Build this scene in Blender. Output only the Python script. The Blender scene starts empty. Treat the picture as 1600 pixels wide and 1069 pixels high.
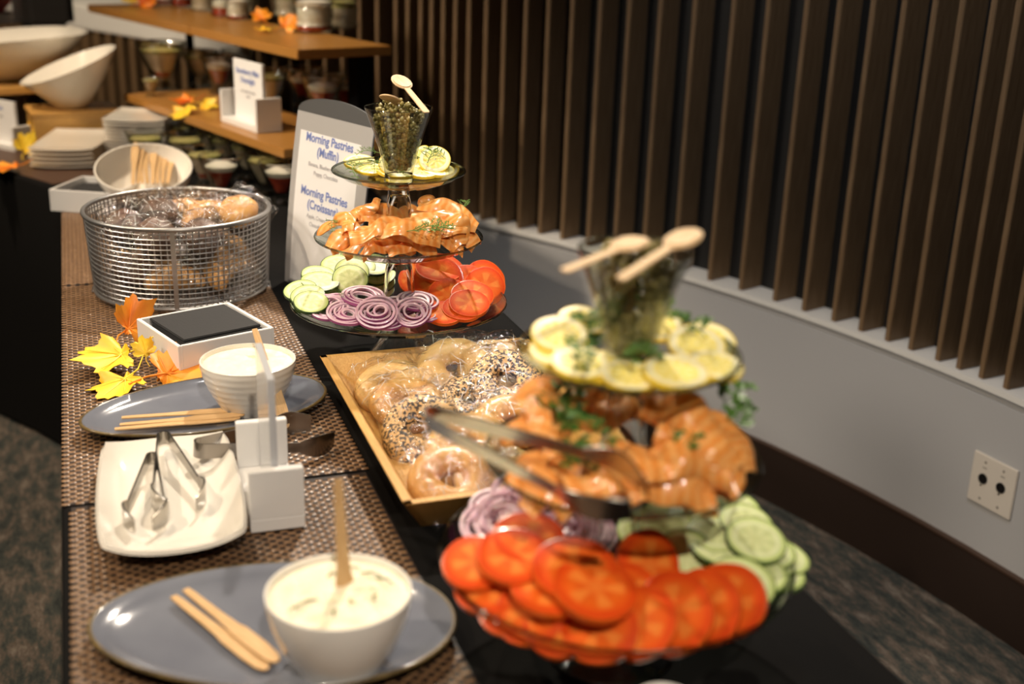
import bpy, bmesh, math, random
from mathutils import Vector as V, Matrix as M, noise
PI = math.pi
S = bpy.context.scene
rnd = random.Random(7)

# ---------------------------------------------------------------- camera
RIGHT = V((0.9425611, -0.33264718, 0.03040443))
DOWN = V((-0.08452185, -0.32556975, -0.94173266))
FWD = V((0.32316348, 0.88507073, -0.33498533))
EYE = V((0, 0, 1.43))
FPX = 1873.0
cd = bpy.data.cameras.new('camera')
cam = bpy.data.objects.new('camera', cd)
S.collection.objects.link(cam)
cam.matrix_world = M((( RIGHT.x, -DOWN.x, -FWD.x, EYE.x), (RIGHT.y, -DOWN.y, -FWD.y, EYE.y),
                      (RIGHT.z, -DOWN.z, -FWD.z, EYE.z), (0, 0, 0, 1)))
cd.sensor_width = 36
cd.lens = 36 * FPX / 1600
cd.clip_start = 0.05
cd.dof.use_dof = True
cd.dof.focus_distance = 1.83
cd.dof.aperture_fstop = 2.7
S.camera = cam

# ---------------------------------------------------------------- world, exposure, room lights
w = bpy.data.worlds.new('world'); S.world = w; w.use_nodes = True
w.node_tree.nodes['Background'].inputs[0].default_value = (1.0, .9, .8, 1)
w.node_tree.nodes['Background'].inputs[1].default_value = 0.03
S.view_settings.view_transform = 'Standard'
S.view_settings.look = 'None'
S.view_settings.exposure = 0.0
S.view_settings.gamma = 1
S.view_settings.use_curve_mapping = False
CEIL = 2.9
WARM = (1, .80, .58)
NEUT = (1, .87, .72)
COOL = (.93, .95, 1)
# ceiling downlights, fills added where marked: (x, y), aim point, watts, colour, spot angle
DOWNLIGHTS = [
    ((1.00, 2.95), (.30, 1.20, .75), 295, NEUT, 62),
    ((-1.35, 1.35), (.18, 1.60, .75), 145, WARM, 52),
    ((.05, -.95), (.34, 1.10, .80), 245, NEUT, 44),  # front fill, an added lamp
    ((-.35, 2.35), (.25, 1.75, .80), 75, WARM, 60),
    ((-.75, 3.2), (.05, 3.45, .80), 185, WARM, 60),  # added to brighten the far table
    ((-1.9, 2.3), (.0, 3.7, .90), 170, WARM, 50),  # added to light the cups and shelf fronts
    ((-2.3, 2.3), (1.65, 2.4, 1.35), 360, NEUT, 58),  # added to light the slat fronts
    ((.70, 1.2), (1.75, 1.9, .40), 70, COOL, 78),
    ((-1.0, 4.9), (-.2, 6.6, .95), 300, WARM, 80),  # added to light the bar counter and far wall
]

# ---------------------------------------------------------------- helpers
def px(x, y, z):
    """point of the horizontal plane at height z that the photograph shows at (x, y)"""
    r = RIGHT * (x - 800) + DOWN * (y - 534.5) + FWD * FPX
    k = (z - EYE.z) / r.z
    return EYE + r * k

def link(o, parent=None):
    S.collection.objects.link(o)
    if parent is not None: o.parent = parent
    return o

def tag(o, label=None, cat=None, group=None, kind=None):
    if label: o['label'] = label
    if cat: o['category'] = cat
    if group: o['group'] = group
    if kind: o['kind'] = kind
    return o

def empty(name, loc=(0, 0, 0), rz=0):
    o = bpy.data.objects.new(name, None); o.empty_display_size = .02
    o.location = loc; o.rotation_euler = (0, 0, rz)
    return link(o)

def dup(root, parent=None):
    c = root.copy(); link(c)
    if parent is not None: c.parent = parent
    for ch in list(root.children): dup(ch, c)
    return c

class MB:
    def __init__(s): s.v = []; s.f = []; s.m = []
    def add(s, vs, fs, mi=0):
        b = len(s.v); s.v += [tuple(p) for p in vs]
        s.f += [tuple(i + b for i in f) for f in fs]; s.m += [mi] * len(fs); return s
    def box(s, c, d, mi=0, rot=None):
        x, y, z = d[0] / 2, d[1] / 2, d[2] / 2
        vs = [V((sx * x, sy * y, sz * z)) for sz in (-1, 1) for sy in (-1, 1) for sx in (-1, 1)]
        if rot is not None: vs = [rot @ p for p in vs]
        vs = [p + V(c) for p in vs]
        return s.add(vs, [(0, 2, 3, 1), (4, 5, 7, 6), (0, 1, 5, 4), (2, 6, 7, 3), (0, 4, 6, 2), (1, 3, 7, 5)], mi)
    def lathe(s, prof, n=48, mi=0, cap=True, sx=1, sy=1, c=(0, 0, 0), wob=None):
        vs = []; fs = []
        k = len(prof)
        for i in range(n):
            a = 2 * PI * i / n
            for (r, z) in prof:
                q = r * (wob(a, z) if wob else 1)
                vs.append((c[0] + q * math.cos(a) * sx, c[1] + q * math.sin(a) * sy, c[2] + z))
        for i in range(n):
            j = (i + 1) % n
            for t in range(k - 1):
                fs.append((i * k + t, j * k + t, j * k + t + 1, i * k + t + 1))
        if cap:
            if prof[0][0] > 1e-6: fs.append(tuple(i * k for i in range(n))[::-1])
            if prof[-1][0] > 1e-6: fs.append(tuple(i * k + k - 1 for i in range(n)))
        return s.add(vs, fs, mi)
    def tube(s, path, r, n=8, mi=0, closed=False):
        P = [V(p) for p in path]; k = len(P); vs = []; fs = []
        rr = r if isinstance(r, (list, tuple)) else [r] * k
        up = V((0, 0, 1)); last = None
        for i in range(k):
            a = P[(i - 1) % k] if (closed or i > 0) else P[0]
            b = P[(i + 1) % k] if (closed or i < k - 1) else P[-1]
            t = (b - a).normalized()
            x = t.cross(up) if last is None else last - t * last.dot(t)
            if x.length < 1e-5: x = t.cross(V((1, 0, 0)))
            x.normalize(); last = x; y = t.cross(x)
            for j in range(n):
                an = 2 * PI * j / n
                vs.append(P[i] + (x * math.cos(an) + y * math.sin(an)) * rr[i])
        for i in range(k if closed else k - 1):
            i2 = (i + 1) % k
            for j in range(n):
                j2 = (j + 1) % n
                fs.append((i * n + j, i * n + j2, i2 * n + j2, i2 * n + j))
        if not closed:
            fs.append(tuple(range(n))[::-1]); fs.append(tuple((k - 1) * n + j for j in range(n)))
        return s.add(vs, fs, mi)
    def prism(s, out, z0, z1, mi=0):
        n = len(out)
        vs = [(p[0], p[1], z0) for p in out] + [(p[0], p[1], z1) for p in out]
        fs = [tuple(range(n))[::-1], tuple(range(n, 2 * n))]
        fs += [(i, (i + 1) % n, n + (i + 1) % n, n + i) for i in range(n)]
        return s.add(vs, fs, mi)
    def grid(s, fn, nu, nv, mi=0, thick=0.0, closed_u=False):
        """surface fn(u, v), u, v in 0..1; given a thickness it becomes a closed sheet"""
        P = [[V(fn(i / nu, j / nv)) for j in range(nv + 1)] for i in range(nu + 1)]
        W = nv + 1
        top = [p for r in P for p in r]
        fs = [(i * W + j, (i + 1) * W + j, (i + 1) * W + j + 1, i * W + j + 1) for i in range(nu) for j in range(nv)]
        if not thick: return s.add(top, fs, mi)
        nn = []
        for i in range(nu + 1):
            for j in range(nv + 1):
                du = P[min(i + 1, nu)][j] - P[max(i - 1, 0)][j]; dv = P[i][min(j + 1, nv)] - P[i][max(j - 1, 0)]
                q = du.cross(dv); nn.append(q.normalized() if q.length > 1e-12 else V((0, 0, 1)))
        bot = [p - q * thick for p, q in zip(top, nn)]
        o = len(top); fs2 = [tuple(i + o for i in f)[::-1] for f in fs]
        edge = [i * W for i in range(nu + 1)] + [nu * W + j for j in range(1, W)] + [i * W + nv for i in range(nu - 1, -1, -1)] + [j for j in range(nv - 1, 0, -1)]
        side = [(edge[(k + 1) % len(edge)], edge[k], edge[k] + o, edge[(k + 1) % len(edge)] + o) for k in range(len(edge))]
        return s.add(top + bot, fs + fs2 + side, mi)
    def mesh(s, name, mats, smooth=True, bevel=0, angle=40):
        me = bpy.data.meshes.new(name); me.from_pydata(s.v, [], s.f)
        if not isinstance(mats, (list, tuple)): mats = [mats]
        for m in mats: me.materials.append(m)
        me.polygons.foreach_set('material_index', s.m)
        bm = bmesh.new(); bm.from_mesh(me)
        bmesh.ops.recalc_face_normals(bm, faces=bm.faces)
        if bevel:
            es = [e for e in bm.edges if len(e.link_faces) == 2 and e.calc_face_angle(0) > .6]
            bmesh.ops.bevel(bm, geom=es, offset=bevel, segments=2, affect='EDGES', clamp_overlap=True)
        bm.to_mesh(me); bm.free()
        if smooth:
            me.polygons.foreach_set('use_smooth', [True] * len(me.polygons))
            me.set_sharp_from_angle(angle=math.radians(angle))
        me.update()
        return me
    def build(s, name, mats, parent=None, smooth=True, bevel=0, loc=None, rz=None, angle=40):
        o = bpy.data.objects.new(name, s.mesh(name, mats, smooth, bevel, angle)); link(o, parent)
        if loc is not None: o.location = loc
        if rz is not None: o.rotation_euler = (0, 0, rz)
        return o

def obj(name, me, parent=None, loc=None):
    o = bpy.data.objects.new(name, me); link(o, parent)
    if loc is not None: o.location = loc
    return o

def orient(o, loc, n, spin=0.0, scale=1.0):
    """put o at loc with its local z along n"""
    q = V((0, 0, 1)).rotation_difference(V(n).normalized())
    o.matrix_world = M.Translation(loc) @ q.to_matrix().to_4x4() @ M.Rotation(spin, 4, 'Z') @ M.Scale(scale, 4)
    return o

def lean(tilt, az):
    t, a = math.radians(tilt), math.radians(az)
    return V((math.sin(t) * math.cos(a), math.sin(t) * math.sin(a), math.cos(t)))

def between(o, A, B, up=(0, 0, 1)):
    """local x runs from A towards B, origin at A"""
    x = (V(B) - V(A)).normalized(); y = V(up).cross(x).normalized(); z = x.cross(y)
    o.matrix_world = M(((x.x, y.x, z.x, A[0]), (x.y, y.y, z.y, A[1]), (x.z, y.z, z.z, A[2]), (0, 0, 0, 1)))
    return o

ORD = ['first', 'second', 'third', 'fourth', 'fifth', 'sixth', 'seventh', 'eighth', 'ninth', 'tenth', 'eleventh', 'twelfth',
       'thirteenth', 'fourteenth', 'fifteenth', 'sixteenth', 'seventeenth', 'eighteenth', 'nineteenth', 'twentieth',
       'twenty-first', 'twenty-second', 'twenty-third', 'twenty-fourth']

# ---------------------------------------------------------------- materials
MATS = {}
def nodes(m): return m.node_tree.nodes, m.node_tree.links
def mat(name, col, rough=.5, metal=0, spec=.5, var=None, scale=20, bump=0, bscale=60, sss=0, coat=0, stretch=None, detail=4, lo=.35, hi=.65):
    """principled material; var = second colour mixed in by noise"""
    if name in MATS: return MATS[name]
    m = bpy.data.materials.new(name); m.use_nodes = True; MATS[name] = m
    N, L = nodes(m); p = N['Principled BSDF']
    p.inputs['Base Color'].default_value = (*col, 1); p.inputs['Roughness'].default_value = rough
    p.inputs['Metallic'].default_value = metal; p.inputs['Specular IOR Level'].default_value = spec
    if coat: p.inputs['Coat Weight'].default_value = coat; p.inputs['Coat Roughness'].default_value = .08
    if sss:
        p.inputs['Subsurface Weight'].default_value = sss
        p.inputs['Subsurface Radius'].default_value = (.01, .005, .003); p.inputs['Subsurface Scale'].default_value = .6
    tc = N.new('ShaderNodeTexCoord'); mp = N.new('ShaderNodeMapping'); L.new(tc.outputs['Object'], mp.inputs[0])
    if stretch: mp.inputs['Scale'].default_value = stretch
    if var:
        n = N.new('ShaderNodeTexNoise'); n.inputs['Scale'].default_value = scale; n.inputs['Detail'].default_value = detail
        L.new(mp.outputs[0], n.inputs[0])
        r = N.new('ShaderNodeValToRGB'); r.color_ramp.elements[0].position = lo; r.color_ramp.elements[1].position = hi
        r.color_ramp.elements[0].color = (*col, 1); r.color_ramp.elements[1].color = (*var, 1)
        L.new(n.outputs['Fac'], r.inputs[0]); L.new(r.outputs[0], p.inputs['Base Color'])
    if bump:
        n = N.new('ShaderNodeTexNoise'); n.inputs['Scale'].default_value = bscale; n.inputs['Detail'].default_value = 5
        L.new(mp.outputs[0], n.inputs[0])
        b = N.new('ShaderNodeBump'); b.inputs['Strength'].default_value = bump; b.inputs['Distance'].default_value = .004
        L.new(n.outputs['Fac'], b.inputs['Height']); L.new(b.outputs[0], p.inputs['Normal'])
    return m

def thin_glass(name, tint=(.95, .97, .95), edge=(.42, .45, .42), rough=.02, gloss=1.0, crease=0, cscale=30, base=0.0):
    """clear sheet: lets light through, mirrors by Fresnel, darker where seen edge-on (longer way through the glass)"""
    m = bpy.data.materials.new(name); m.use_nodes = True; MATS[name] = m
    N, L = nodes(m); N.clear()
    out = N.new('ShaderNodeOutputMaterial'); mix = N.new('ShaderNodeMixShader')
    tr = N.new('ShaderNodeBsdfTransparent'); gl = N.new('ShaderNodeBsdfGlossy'); gl.inputs['Roughness'].default_value = rough
    gl.inputs['Color'].default_value = (gloss, gloss, gloss, 1)
    fr = N.new('ShaderNodeFresnel'); ge = N.new('ShaderNodeNewGeometry'); mr = N.new('ShaderNodeMapRange')
    mr.inputs[3].default_value = 1.5; mr.inputs[4].default_value = 1 / 1.5       # a thin sheet mirrors alike from both sides
    L.new(ge.outputs['Backfacing'], mr.inputs[0]); L.new(mr.outputs[0], fr.inputs[0])
    lw = N.new('ShaderNodeLayerWeight'); lw.inputs[0].default_value = .35
    mx = N.new('ShaderNodeMix'); mx.data_type = 'RGBA'; mx.inputs[6].default_value = (*tint, 1); mx.inputs[7].default_value = (*edge, 1)
    L.new(lw.outputs['Facing'], mx.inputs[0]); L.new(mx.outputs[2], tr.inputs[0])
    f = fr.outputs[0]
    if base:
        ad = N.new('ShaderNodeMath'); ad.operation = 'ADD'; ad.inputs[1].default_value = base; ad.use_clamp = True
        L.new(f, ad.inputs[0]); f = ad.outputs[0]
    L.new(f, mix.inputs[0]); L.new(tr.outputs[0], mix.inputs[1]); L.new(gl.outputs[0], mix.inputs[2]); L.new(mix.outputs[0], out.inputs[0])
    if crease:
        tc = N.new('ShaderNodeTexCoord'); n = N.new('ShaderNodeTexNoise'); n.inputs['Scale'].default_value = cscale; n.inputs['Detail'].default_value = 3
        n.inputs['Distortion'].default_value = 1.2
        L.new(tc.outputs['Object'], n.inputs[0]); b = N.new('ShaderNodeBump'); b.inputs['Strength'].default_value = crease; b.inputs['Distance'].default_value = .01
        L.new(n.outputs['Fac'], b.inputs['Height']); L.new(b.outputs[0], gl.inputs['Normal']); L.new(b.outputs[0], fr.inputs['Normal'])
    return m

def clear_glass(name, col=(.96, .98, .97), rough=0.0):
    m = mat(name, col, rough); p = m.node_tree.nodes['Principled BSDF']
    p.inputs['Transmission Weight'].default_value = 1; p.inputs['IOR'].default_value = 1.48
    return m

def radial(name, stops, rad, rough=.3, seeds=None, nseed=3, sss=.1, spec=.5, wob=.12, wscale=60, bump=.15):
    """round slice: colour by distance from the axis, with seed chambers round the middle"""
    m = bpy.data.materials.new(name); m.use_nodes = True; MATS[name] = m
    N, L = nodes(m); p = N['Principled BSDF']; p.inputs['Roughness'].default_value = rough; p.inputs['Specular IOR Level'].default_value = spec
    p.inputs['Subsurface Weight'].default_value = sss; p.inputs['Subsurface Radius'].default_value = (.006, .004, .002); p.inputs['Subsurface Scale'].default_value = .5
    tc = N.new('ShaderNodeTexCoord'); mp = N.new('ShaderNodeMapping'); mp.inputs['Scale'].default_value = (1, 1, 0)
    L.new(tc.outputs['Object'], mp.inputs[0])
    ln = N.new('ShaderNodeVectorMath'); ln.operation = 'LENGTH'; L.new(mp.outputs[0], ln.inputs[0])
    nz = N.new('ShaderNodeTexNoise'); nz.inputs['Scale'].default_value = wscale; L.new(tc.outputs['Object'], nz.inputs[0])
    dv = N.new('ShaderNodeMath'); dv.operation = 'DIVIDE'; dv.inputs[1].default_value = rad; L.new(ln.outputs['Value'], dv.inputs[0])
    ma = N.new('ShaderNodeMath'); ma.operation = 'MULTIPLY_ADD'; ma.inputs[1].default_value = wob; L.new(nz.outputs['Fac'], ma.inputs[0]); L.new(dv.outputs[0], ma.inputs[2])
    rp = N.new('ShaderNodeValToRGB'); cr = rp.color_ramp
    while len(cr.elements) < len(stops): cr.elements.new(.5)
    for e, (pos, c) in zip(cr.elements, stops): e.position = pos; e.color = (*c, 1)
    L.new(ma.outputs[0], rp.inputs[0]); colr = rp.outputs[0]
    if seeds:
        sp = N.new('ShaderNodeSeparateXYZ'); L.new(mp.outputs[0], sp.inputs[0])
        at = N.new('ShaderNodeMath'); at.operation = 'ARCTAN2'; L.new(sp.outputs[1], at.inputs[0]); L.new(sp.outputs[0], at.inputs[1])
        mu = N.new('ShaderNodeMath'); mu.operation = 'MULTIPLY'; mu.inputs[1].default_value = nseed; L.new(at.outputs[0], mu.inputs[0])
        co = N.new('ShaderNodeMath'); co.operation = 'COSINE'; L.new(mu.outputs[0], co.inputs[0])
        mr = N.new('ShaderNodeMapRange'); mr.inputs[1].default_value = -.1; mr.inputs[2].default_value = .5; L.new(co.outputs[0], mr.inputs[0])
        band = N.new('ShaderNodeValToRGB'); b = band.color_ramp; b.elements.new(.5); b.elements.new(.7)
        for e, (q, k) in zip(b.elements, ((.2, 0), (.42, 1), (.66, 1), (.8, 0))): e.position = q; e.color = (k, k, k, 1)
        L.new(ma.outputs[0], band.inputs[0])
        mm = N.new('ShaderNodeMath'); mm.operation = 'MULTIPLY'; L.new(mr.outputs[0], mm.inputs[0]); L.new(band.outputs[0], mm.inputs[1])
        mx = N.new('ShaderNodeMix'); mx.data_type = 'RGBA'; mx.inputs[7].default_value = (*seeds, 1)
        L.new(mm.outputs[0], mx.inputs[0]); L.new(colr, mx.inputs[6]); colr = mx.outputs[2]
    L.new(colr, p.inputs['Base Color'])
    bn = N.new('ShaderNodeTexNoise'); bn.inputs['Scale'].default_value = 180; L.new(tc.outputs['Object'], bn.inputs[0])
    b = N.new('ShaderNodeBump'); b.inputs['Strength'].default_value = bump; b.inputs['Distance'].default_value = .003
    L.new(bn.outputs['Fac'], b.inputs['Height']); L.new(b.outputs[0], p.inputs['Normal'])
    return m

black_cloth = mat('black_cloth', (.0045, .0042, .004), .9, bump=.15, bscale=400, spec=.12)
white_ceramic = mat('white_ceramic', (.82, .80, .75), .12, coat=.5)
cream_ceramic = mat('cream_ceramic', (.80, .76, .68), .16, coat=.4, bump=.04, bscale=40)
blue_glaze = mat('blue_glaze', (.150, .162, .200), .15, coat=.5, var=(.19, .205, .245), scale=9, bump=.03, bscale=70)
brown_glaze = mat('brown_glaze', (.10, .07, .03), .3, coat=.4, var=(.2, .14, .05), scale=40)
white_board = mat('white_board', (.80, .79, .77), .35)
napkin_black = mat('napkin_black', (.014, .014, .015), .7, bump=.08, bscale=300)
light_wood = mat('light_wood', (.66, .44, .22), .55, var=(.55, .34, .15), scale=14, stretch=(3, 60, 60), spec=.3)
spoon_wood = mat('spoon_wood', (.76, .56, .33), .6, var=(.66, .45, .24), scale=10, stretch=(4, 60, 60), spec=.3)
bamboo = mat('bamboo', (.68, .40, .12), .38, var=(.58, .31, .08), scale=8, stretch=(60, 4, 60), coat=.25)
shelf_wood = mat('shelf_wood', (.44, .21, .045), .42, var=(.33, .145, .03), scale=7, stretch=(50, 4, 50), coat=.15)
steel = mat('steel', (.42, .40, .37), .2, 1.0)
dark_steel = mat('dark_steel', (.30, .28, .26), .22, 1.0)
wire_metal = mat('wire_metal', (.37, .36, .35), .36, .85)
weave_light = mat('weave_light', (.245, .14, .068), .36, var=(.16, .085, .04), scale=140, coat=.08)
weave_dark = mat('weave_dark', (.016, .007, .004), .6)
slat_wood = mat('slat_wood', (.20, .128, .068), .5, var=(.13, .078, .038), scale=9, stretch=(30, 30, 1.2), spec=.35)
slat_back = mat('slat_back', (.006, .005, .004), .8)
panel_paint = mat('panel_paint', (.42, .42, .425), .45, bump=.02, bscale=300)
ledge_paint = mat('ledge_paint', (.72, .71, .68), .45)
base_brown = mat('base_brown', (.022, .012, .008), .5)
wall_dark = mat('wall_dark', (.06, .05, .045), .8)
ceiling_paint = mat('ceiling_paint', (.35, .33, .31), .9)
cheese = mat('cheese', (.86, .80, .61), .5, var=(.86, .80, .56), scale=38, bump=.5, bscale=55, sss=.25, lo=.45, hi=.7)
herb = mat('herb', (.10, .15, .03), .5, var=(.20, .20, .05), scale=60)
dill_green = mat('dill_green', (.10, .20, .025), .5, var=(.16, .28, .05), scale=50)
parsley = mat('parsley', (.05, .14, .018), .45, var=(.09, .20, .03), scale=50)
caper = mat('caper', (.17, .145, .035), .3, var=(.33, .27, .09), scale=90, coat=.3)
leaf_orange = mat('leaf_orange', (.85, .22, .015), .5, var=(.90, .36, .02), scale=22, bump=.25, bscale=60)
leaf_yellow = mat('leaf_yellow', (.90, .62, .04), .5, var=(.88, .40, .02), scale=16, bump=.25, bscale=60, lo=.5, hi=.75)
leaf_red = mat('leaf_red', (.70, .09, .01), .5, var=(.85, .25, .01), scale=22)
bread = mat('bread', (.62, .31, .085), .38, var=(.70, .42, .14), scale=24, bump=.12, bscale=40, coat=.15, sss=.1)
bread_pale = mat('bread_pale', (.72, .44, .15), .42, var=(.78, .53, .22), scale=24, bump=.1, bscale=40, sss=.1)
bread_dark = mat('bread_dark', (.50, .24, .06), .36, var=(.66, .38, .14), scale=20, bump=.15, bscale=40)
poppy = mat('poppy', (.66, .40, .15), .42, var=(.03, .02, .014), scale=230, detail=6, lo=.485, hi=.52, bump=.5, bscale=220)
muffin_dark = mat('muffin_dark', (.055, .028, .016), .55, var=(.12, .06, .03), scale=30, bump=.5, bscale=60)
muffin_gold = mat('muffin_gold', (.62, .34, .09), .5, var=(.45, .20, .05), scale=30, bump=.5, bscale=60)
liner = mat('liner', (.05, .03, .02), .7)
paper = mat('paper', (.84, .83, .82), .6)
grey_board = mat('grey_board', (.42, .41, .40), .4)
dark_board = mat('dark_board', (.085, .085, .085), .5)
ink_blue = mat('ink_blue', (.17, .23, .52), .6)
ink_grey = mat('ink_grey', (.42, .41, .42), .6)
plate_plastic = mat('plate_plastic', (.62, .57, .50), .35)
hole_black = mat('hole_black', (.006, .005, .005), .4)
screw_grey = mat('screw_grey', (.30, .27, .24), .35, .6)
pudding = mat('pudding', (.66, .56, .44), .45, var=(.58, .47, .36), scale=40)
compote = mat('compote', (.30, .03, .015), .2, var=(.45, .06, .02), scale=60, coat=.5)
whipped = mat('whipped', (.82, .77, .68), .5, bump=.4, bscale=60)
crumble = mat('crumble', (.50, .40, .17), .6, var=(.30, .30, .09), scale=90, bump=.6, bscale=90)
grey_plastic = mat('grey_plastic', (.075, .068, .064), .5)
pale_plastic = mat('pale_plastic', (.38, .33, .29), .5)
red_gloss = mat('red_gloss', (.45, .03, .02), .4)
teal_dark = mat('teal_dark', (.05, .075, .075), .4)
onion_flesh = mat('onion_flesh', (.78, .60, .66), .3, var=(.66, .40, .52), scale=50, sss=.2, coat=.3)
onion_skin = mat('onion_skin', (.27, .045, .16), .3, var=(.40, .10, .26), scale=50, coat=.3)
tomato_skin = mat('tomato_skin', (.68, .075, .008), .25, var=(.75, .13, .012), scale=30, coat=.4)
cuke_skin = mat('cuke_skin', (.025, .055, .012), .35, var=(.09, .15, .035), scale=60)
lemon_skin = mat('lemon_skin', (.85, .58, .02), .35, var=(.88, .66, .06), scale=60, bump=.2, bscale=200)
cuke_flesh = radial('cuke_flesh', [(.1, (.55, .60, .27)), (.45, (.66, .70, .36)), (.62, (.60, .67, .30)), (.78, (.74, .78, .47)), (.98, (.52, .62, .22))], .0255, seeds=(.54, .60, .27), nseed=7, rough=.42, spec=.35)
tomato_flesh = radial('tomato_flesh', [(.1, (.76, .19, .03)), (.4, (.72, .115, .012)), (.62, (.74, .125, .012)), (.8, (.74, .10, .01)), (1.0, (.64, .05, .006))], .034, seeds=(.80, .22, .035), nseed=5, rough=.5, spec=.09)
lemon_flesh = radial('lemon_flesh', [(.06, (.85, .80, .52)), (.16, (.86, .74, .20)), (.72, (.84, .70, .14)), (.80, (.88, .84, .60)), (.95, (.86, .78, .40))], .027, seeds=(.90, .80, .34), nseed=10, rough=.42, spec=.3)

def salmon_material():
    m = mat('salmon', (.80, .27, .055), .28, coat=.35, sss=.15)
    N, L = nodes(m); p = N['Principled BSDF']
    tc = N.new('ShaderNodeTexCoord'); wv = N.new('ShaderNodeTexWave'); wv.inputs['Scale'].default_value = 26; wv.inputs['Distortion'].default_value = 5
    wv.inputs['Detail'].default_value = 3; wv.inputs['Detail Scale'].default_value = 1.2
    L.new(tc.outputs['Object'], wv.inputs[0])
    r = N.new('ShaderNodeValToRGB'); r.color_ramp.elements[0].position = .1; r.color_ramp.elements[1].position = .95
    r.color_ramp.elements[0].color = (.82, .29, .055, 1); r.color_ramp.elements[1].color = (.88, .41, .13, 1)
    L.new(wv.outputs['Fac'], r.inputs[0]); L.new(r.outputs[0], p.inputs['Base Color'])
    return m
salmon = salmon_material()

glass_plate = thin_glass('glass_plate', (.97, .98, .96), (.52, .56, .52))
glass_cup = thin_glass('glass_cup', (.97, .98, .96), (.55, .57, .53), rough=.05, base=.02)
glass_solid = clear_glass('glass_solid')
glass_rim = clear_glass('glass_rim', (.45, .50, .45))
acrylic = mat('acrylic', (.80, .82, .86), .12)
acrylic.node_tree.nodes['Principled BSDF'].inputs['Transmission Weight'].default_value = .45
cellophane = thin_glass('cellophane', (.99, .99, .985), (.93, .93, .92), rough=.09, crease=1.0, cscale=38, base=.02)
fold_glint = mat('fold_glint', (.92, .92, .90), .12)  # whitish film folds, highlight streaks put into the colour
fold_glint.node_tree.nodes['Principled BSDF'].inputs['Alpha'].default_value = .45
brine = thin_glass('brine', (.60, .58, .30), (.35, .33, .12))

def carpet_material():
    m = bpy.data.materials.new('carpet'); m.use_nodes = True; N, L = nodes(m); p = N['Principled BSDF']; p.inputs['Roughness'].default_value = .95
    tc = N.new('ShaderNodeTexCoord'); mp = N.new('ShaderNodeMapping'); mp.inputs['Scale'].default_value = (20, 6.5, 1); mp.inputs['Rotation'].default_value = (0, 0, .12)
    L.new(tc.outputs['Object'], mp.inputs[0])
    n1 = N.new('ShaderNodeTexNoise'); n1.inputs['Scale'].default_value = 1.6; n1.inputs['Detail'].default_value = 9; n1.inputs['Roughness'].default_value = .78
    L.new(mp.outputs[0], n1.inputs[0])
    r = N.new('ShaderNodeValToRGB'); cr = r.color_ramp; cr.elements.new(.5); cr.elements.new(.6)
    for e, (q, c) in zip(cr.elements, ((.36, (.009, .012, .012)), (.47, (.040, .046, .040)), (.54, (.095, .072, .055)), (.66, (.20, .17, .14)))): e.position = q; e.color = (*c, 1)
    L.new(n1.outputs['Fac'], r.inputs[0]); L.new(r.outputs[0], p.inputs['Base Color'])
    n2 = N.new('ShaderNodeTexNoise'); n2.inputs['Scale'].default_value = 260; L.new(tc.outputs['Object'], n2.inputs[0])
    b = N.new('ShaderNodeBump'); b.inputs['Strength'].default_value = .6; b.inputs['Distance'].default_value = .01
    L.new(n2.outputs['Fac'], b.inputs['Height']); L.new(b.outputs[0], p.inputs['Normal'])
    return m
carpet = carpet_material()

def lamp_material():
    m = bpy.data.materials.new('lamp_glow'); m.use_nodes = True; N, L = nodes(m); p = N['Principled BSDF']
    p.inputs['Emission Color'].default_value = (1, .85, .65, 1); p.inputs['Emission Strength'].default_value = 25
    return m
lamp_glow = lamp_material()

# ---------------------------------------------------------------- room
def wall_x(y):
    """plan of the gently curved slatted wall"""
    if y < 1.4: return 1.793
    if y < 3.85: return -.1479117 * y * y + .40650958 * y + 1.5141203
    return .887 - .73 * (y - 3.85)
def wall_n(y):
    d = (wall_x(y + .01) - wall_x(y - .01)) / .02
    return V((-1, d, 0)).normalized()          # towards the room
def struct(o): o['kind'] = 'structure'; return o

f = struct(MB().box((-1, 2.5, -.02), (9, 13, .04)).build('floor', carpet, smooth=False))
struct(MB().box((-1, 2.5, CEIL + .02), (9, 13, .04)).build('ceiling', ceiling_paint, smooth=False))
struct(MB().box((-5.45, 2.5, CEIL / 2), (.1, 13, CEIL)).build('wall_left', wall_dark, smooth=False))
struct(MB().box((-1, 8.95, CEIL / 2), (9, .1, CEIL)).build('wall_far', mat('wall_teal', (.17, .21, .21), .6), smooth=False))
struct(MB().box((-1, -3.95, CEIL / 2), (9, .1, CEIL)).build('wall_near', wall_dark, smooth=False))

YS = [-3.8, -2, 0, 1.0] + [1.4 + .15 * i for i in range(17)] + [4.2, 4.38]
def strip(name, off0, off1, z0, z1, m, bevel=0):
    """band that follows the wall plan: room side offset off0, back offset off1 (positive = into the room)"""
    mb = MB(); ring = []
    for y in YS:
        c = V((wall_x(y), y, 0)); n = wall_n(y)
        ring.append([c + n * off0 + V((0, 0, z0)), c + n * off0 + V((0, 0, z1)), c + n * off1 + V((0, 0, z1)), c + n * off1 + V((0, 0, z0))])
    vs = [p for r in ring for p in r]; fs = []
    for i in range(len(YS) - 1):
        for k in range(4): fs.append((i * 4 + k, i * 4 + (k + 1) % 4, (i + 1) * 4 + (k + 1) % 4, (i + 1) * 4 + k))
    fs.append((0, 1, 2, 3)); fs.append(tuple((len(YS) - 1) * 4 + k for k in (3, 2, 1, 0)))
    mb.add(vs, fs)
    return struct(mb.build(name, m, smooth=True, bevel=bevel, angle=30))
strip('wall_right', 0, -.16, .15, .50, panel_paint)
strip('baseboard_right', .012, -.16, 0, .15, base_brown)
strip('trim_1', -.012, -.16, .50, .516, panel_paint)          # recessed line above the panel
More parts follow.
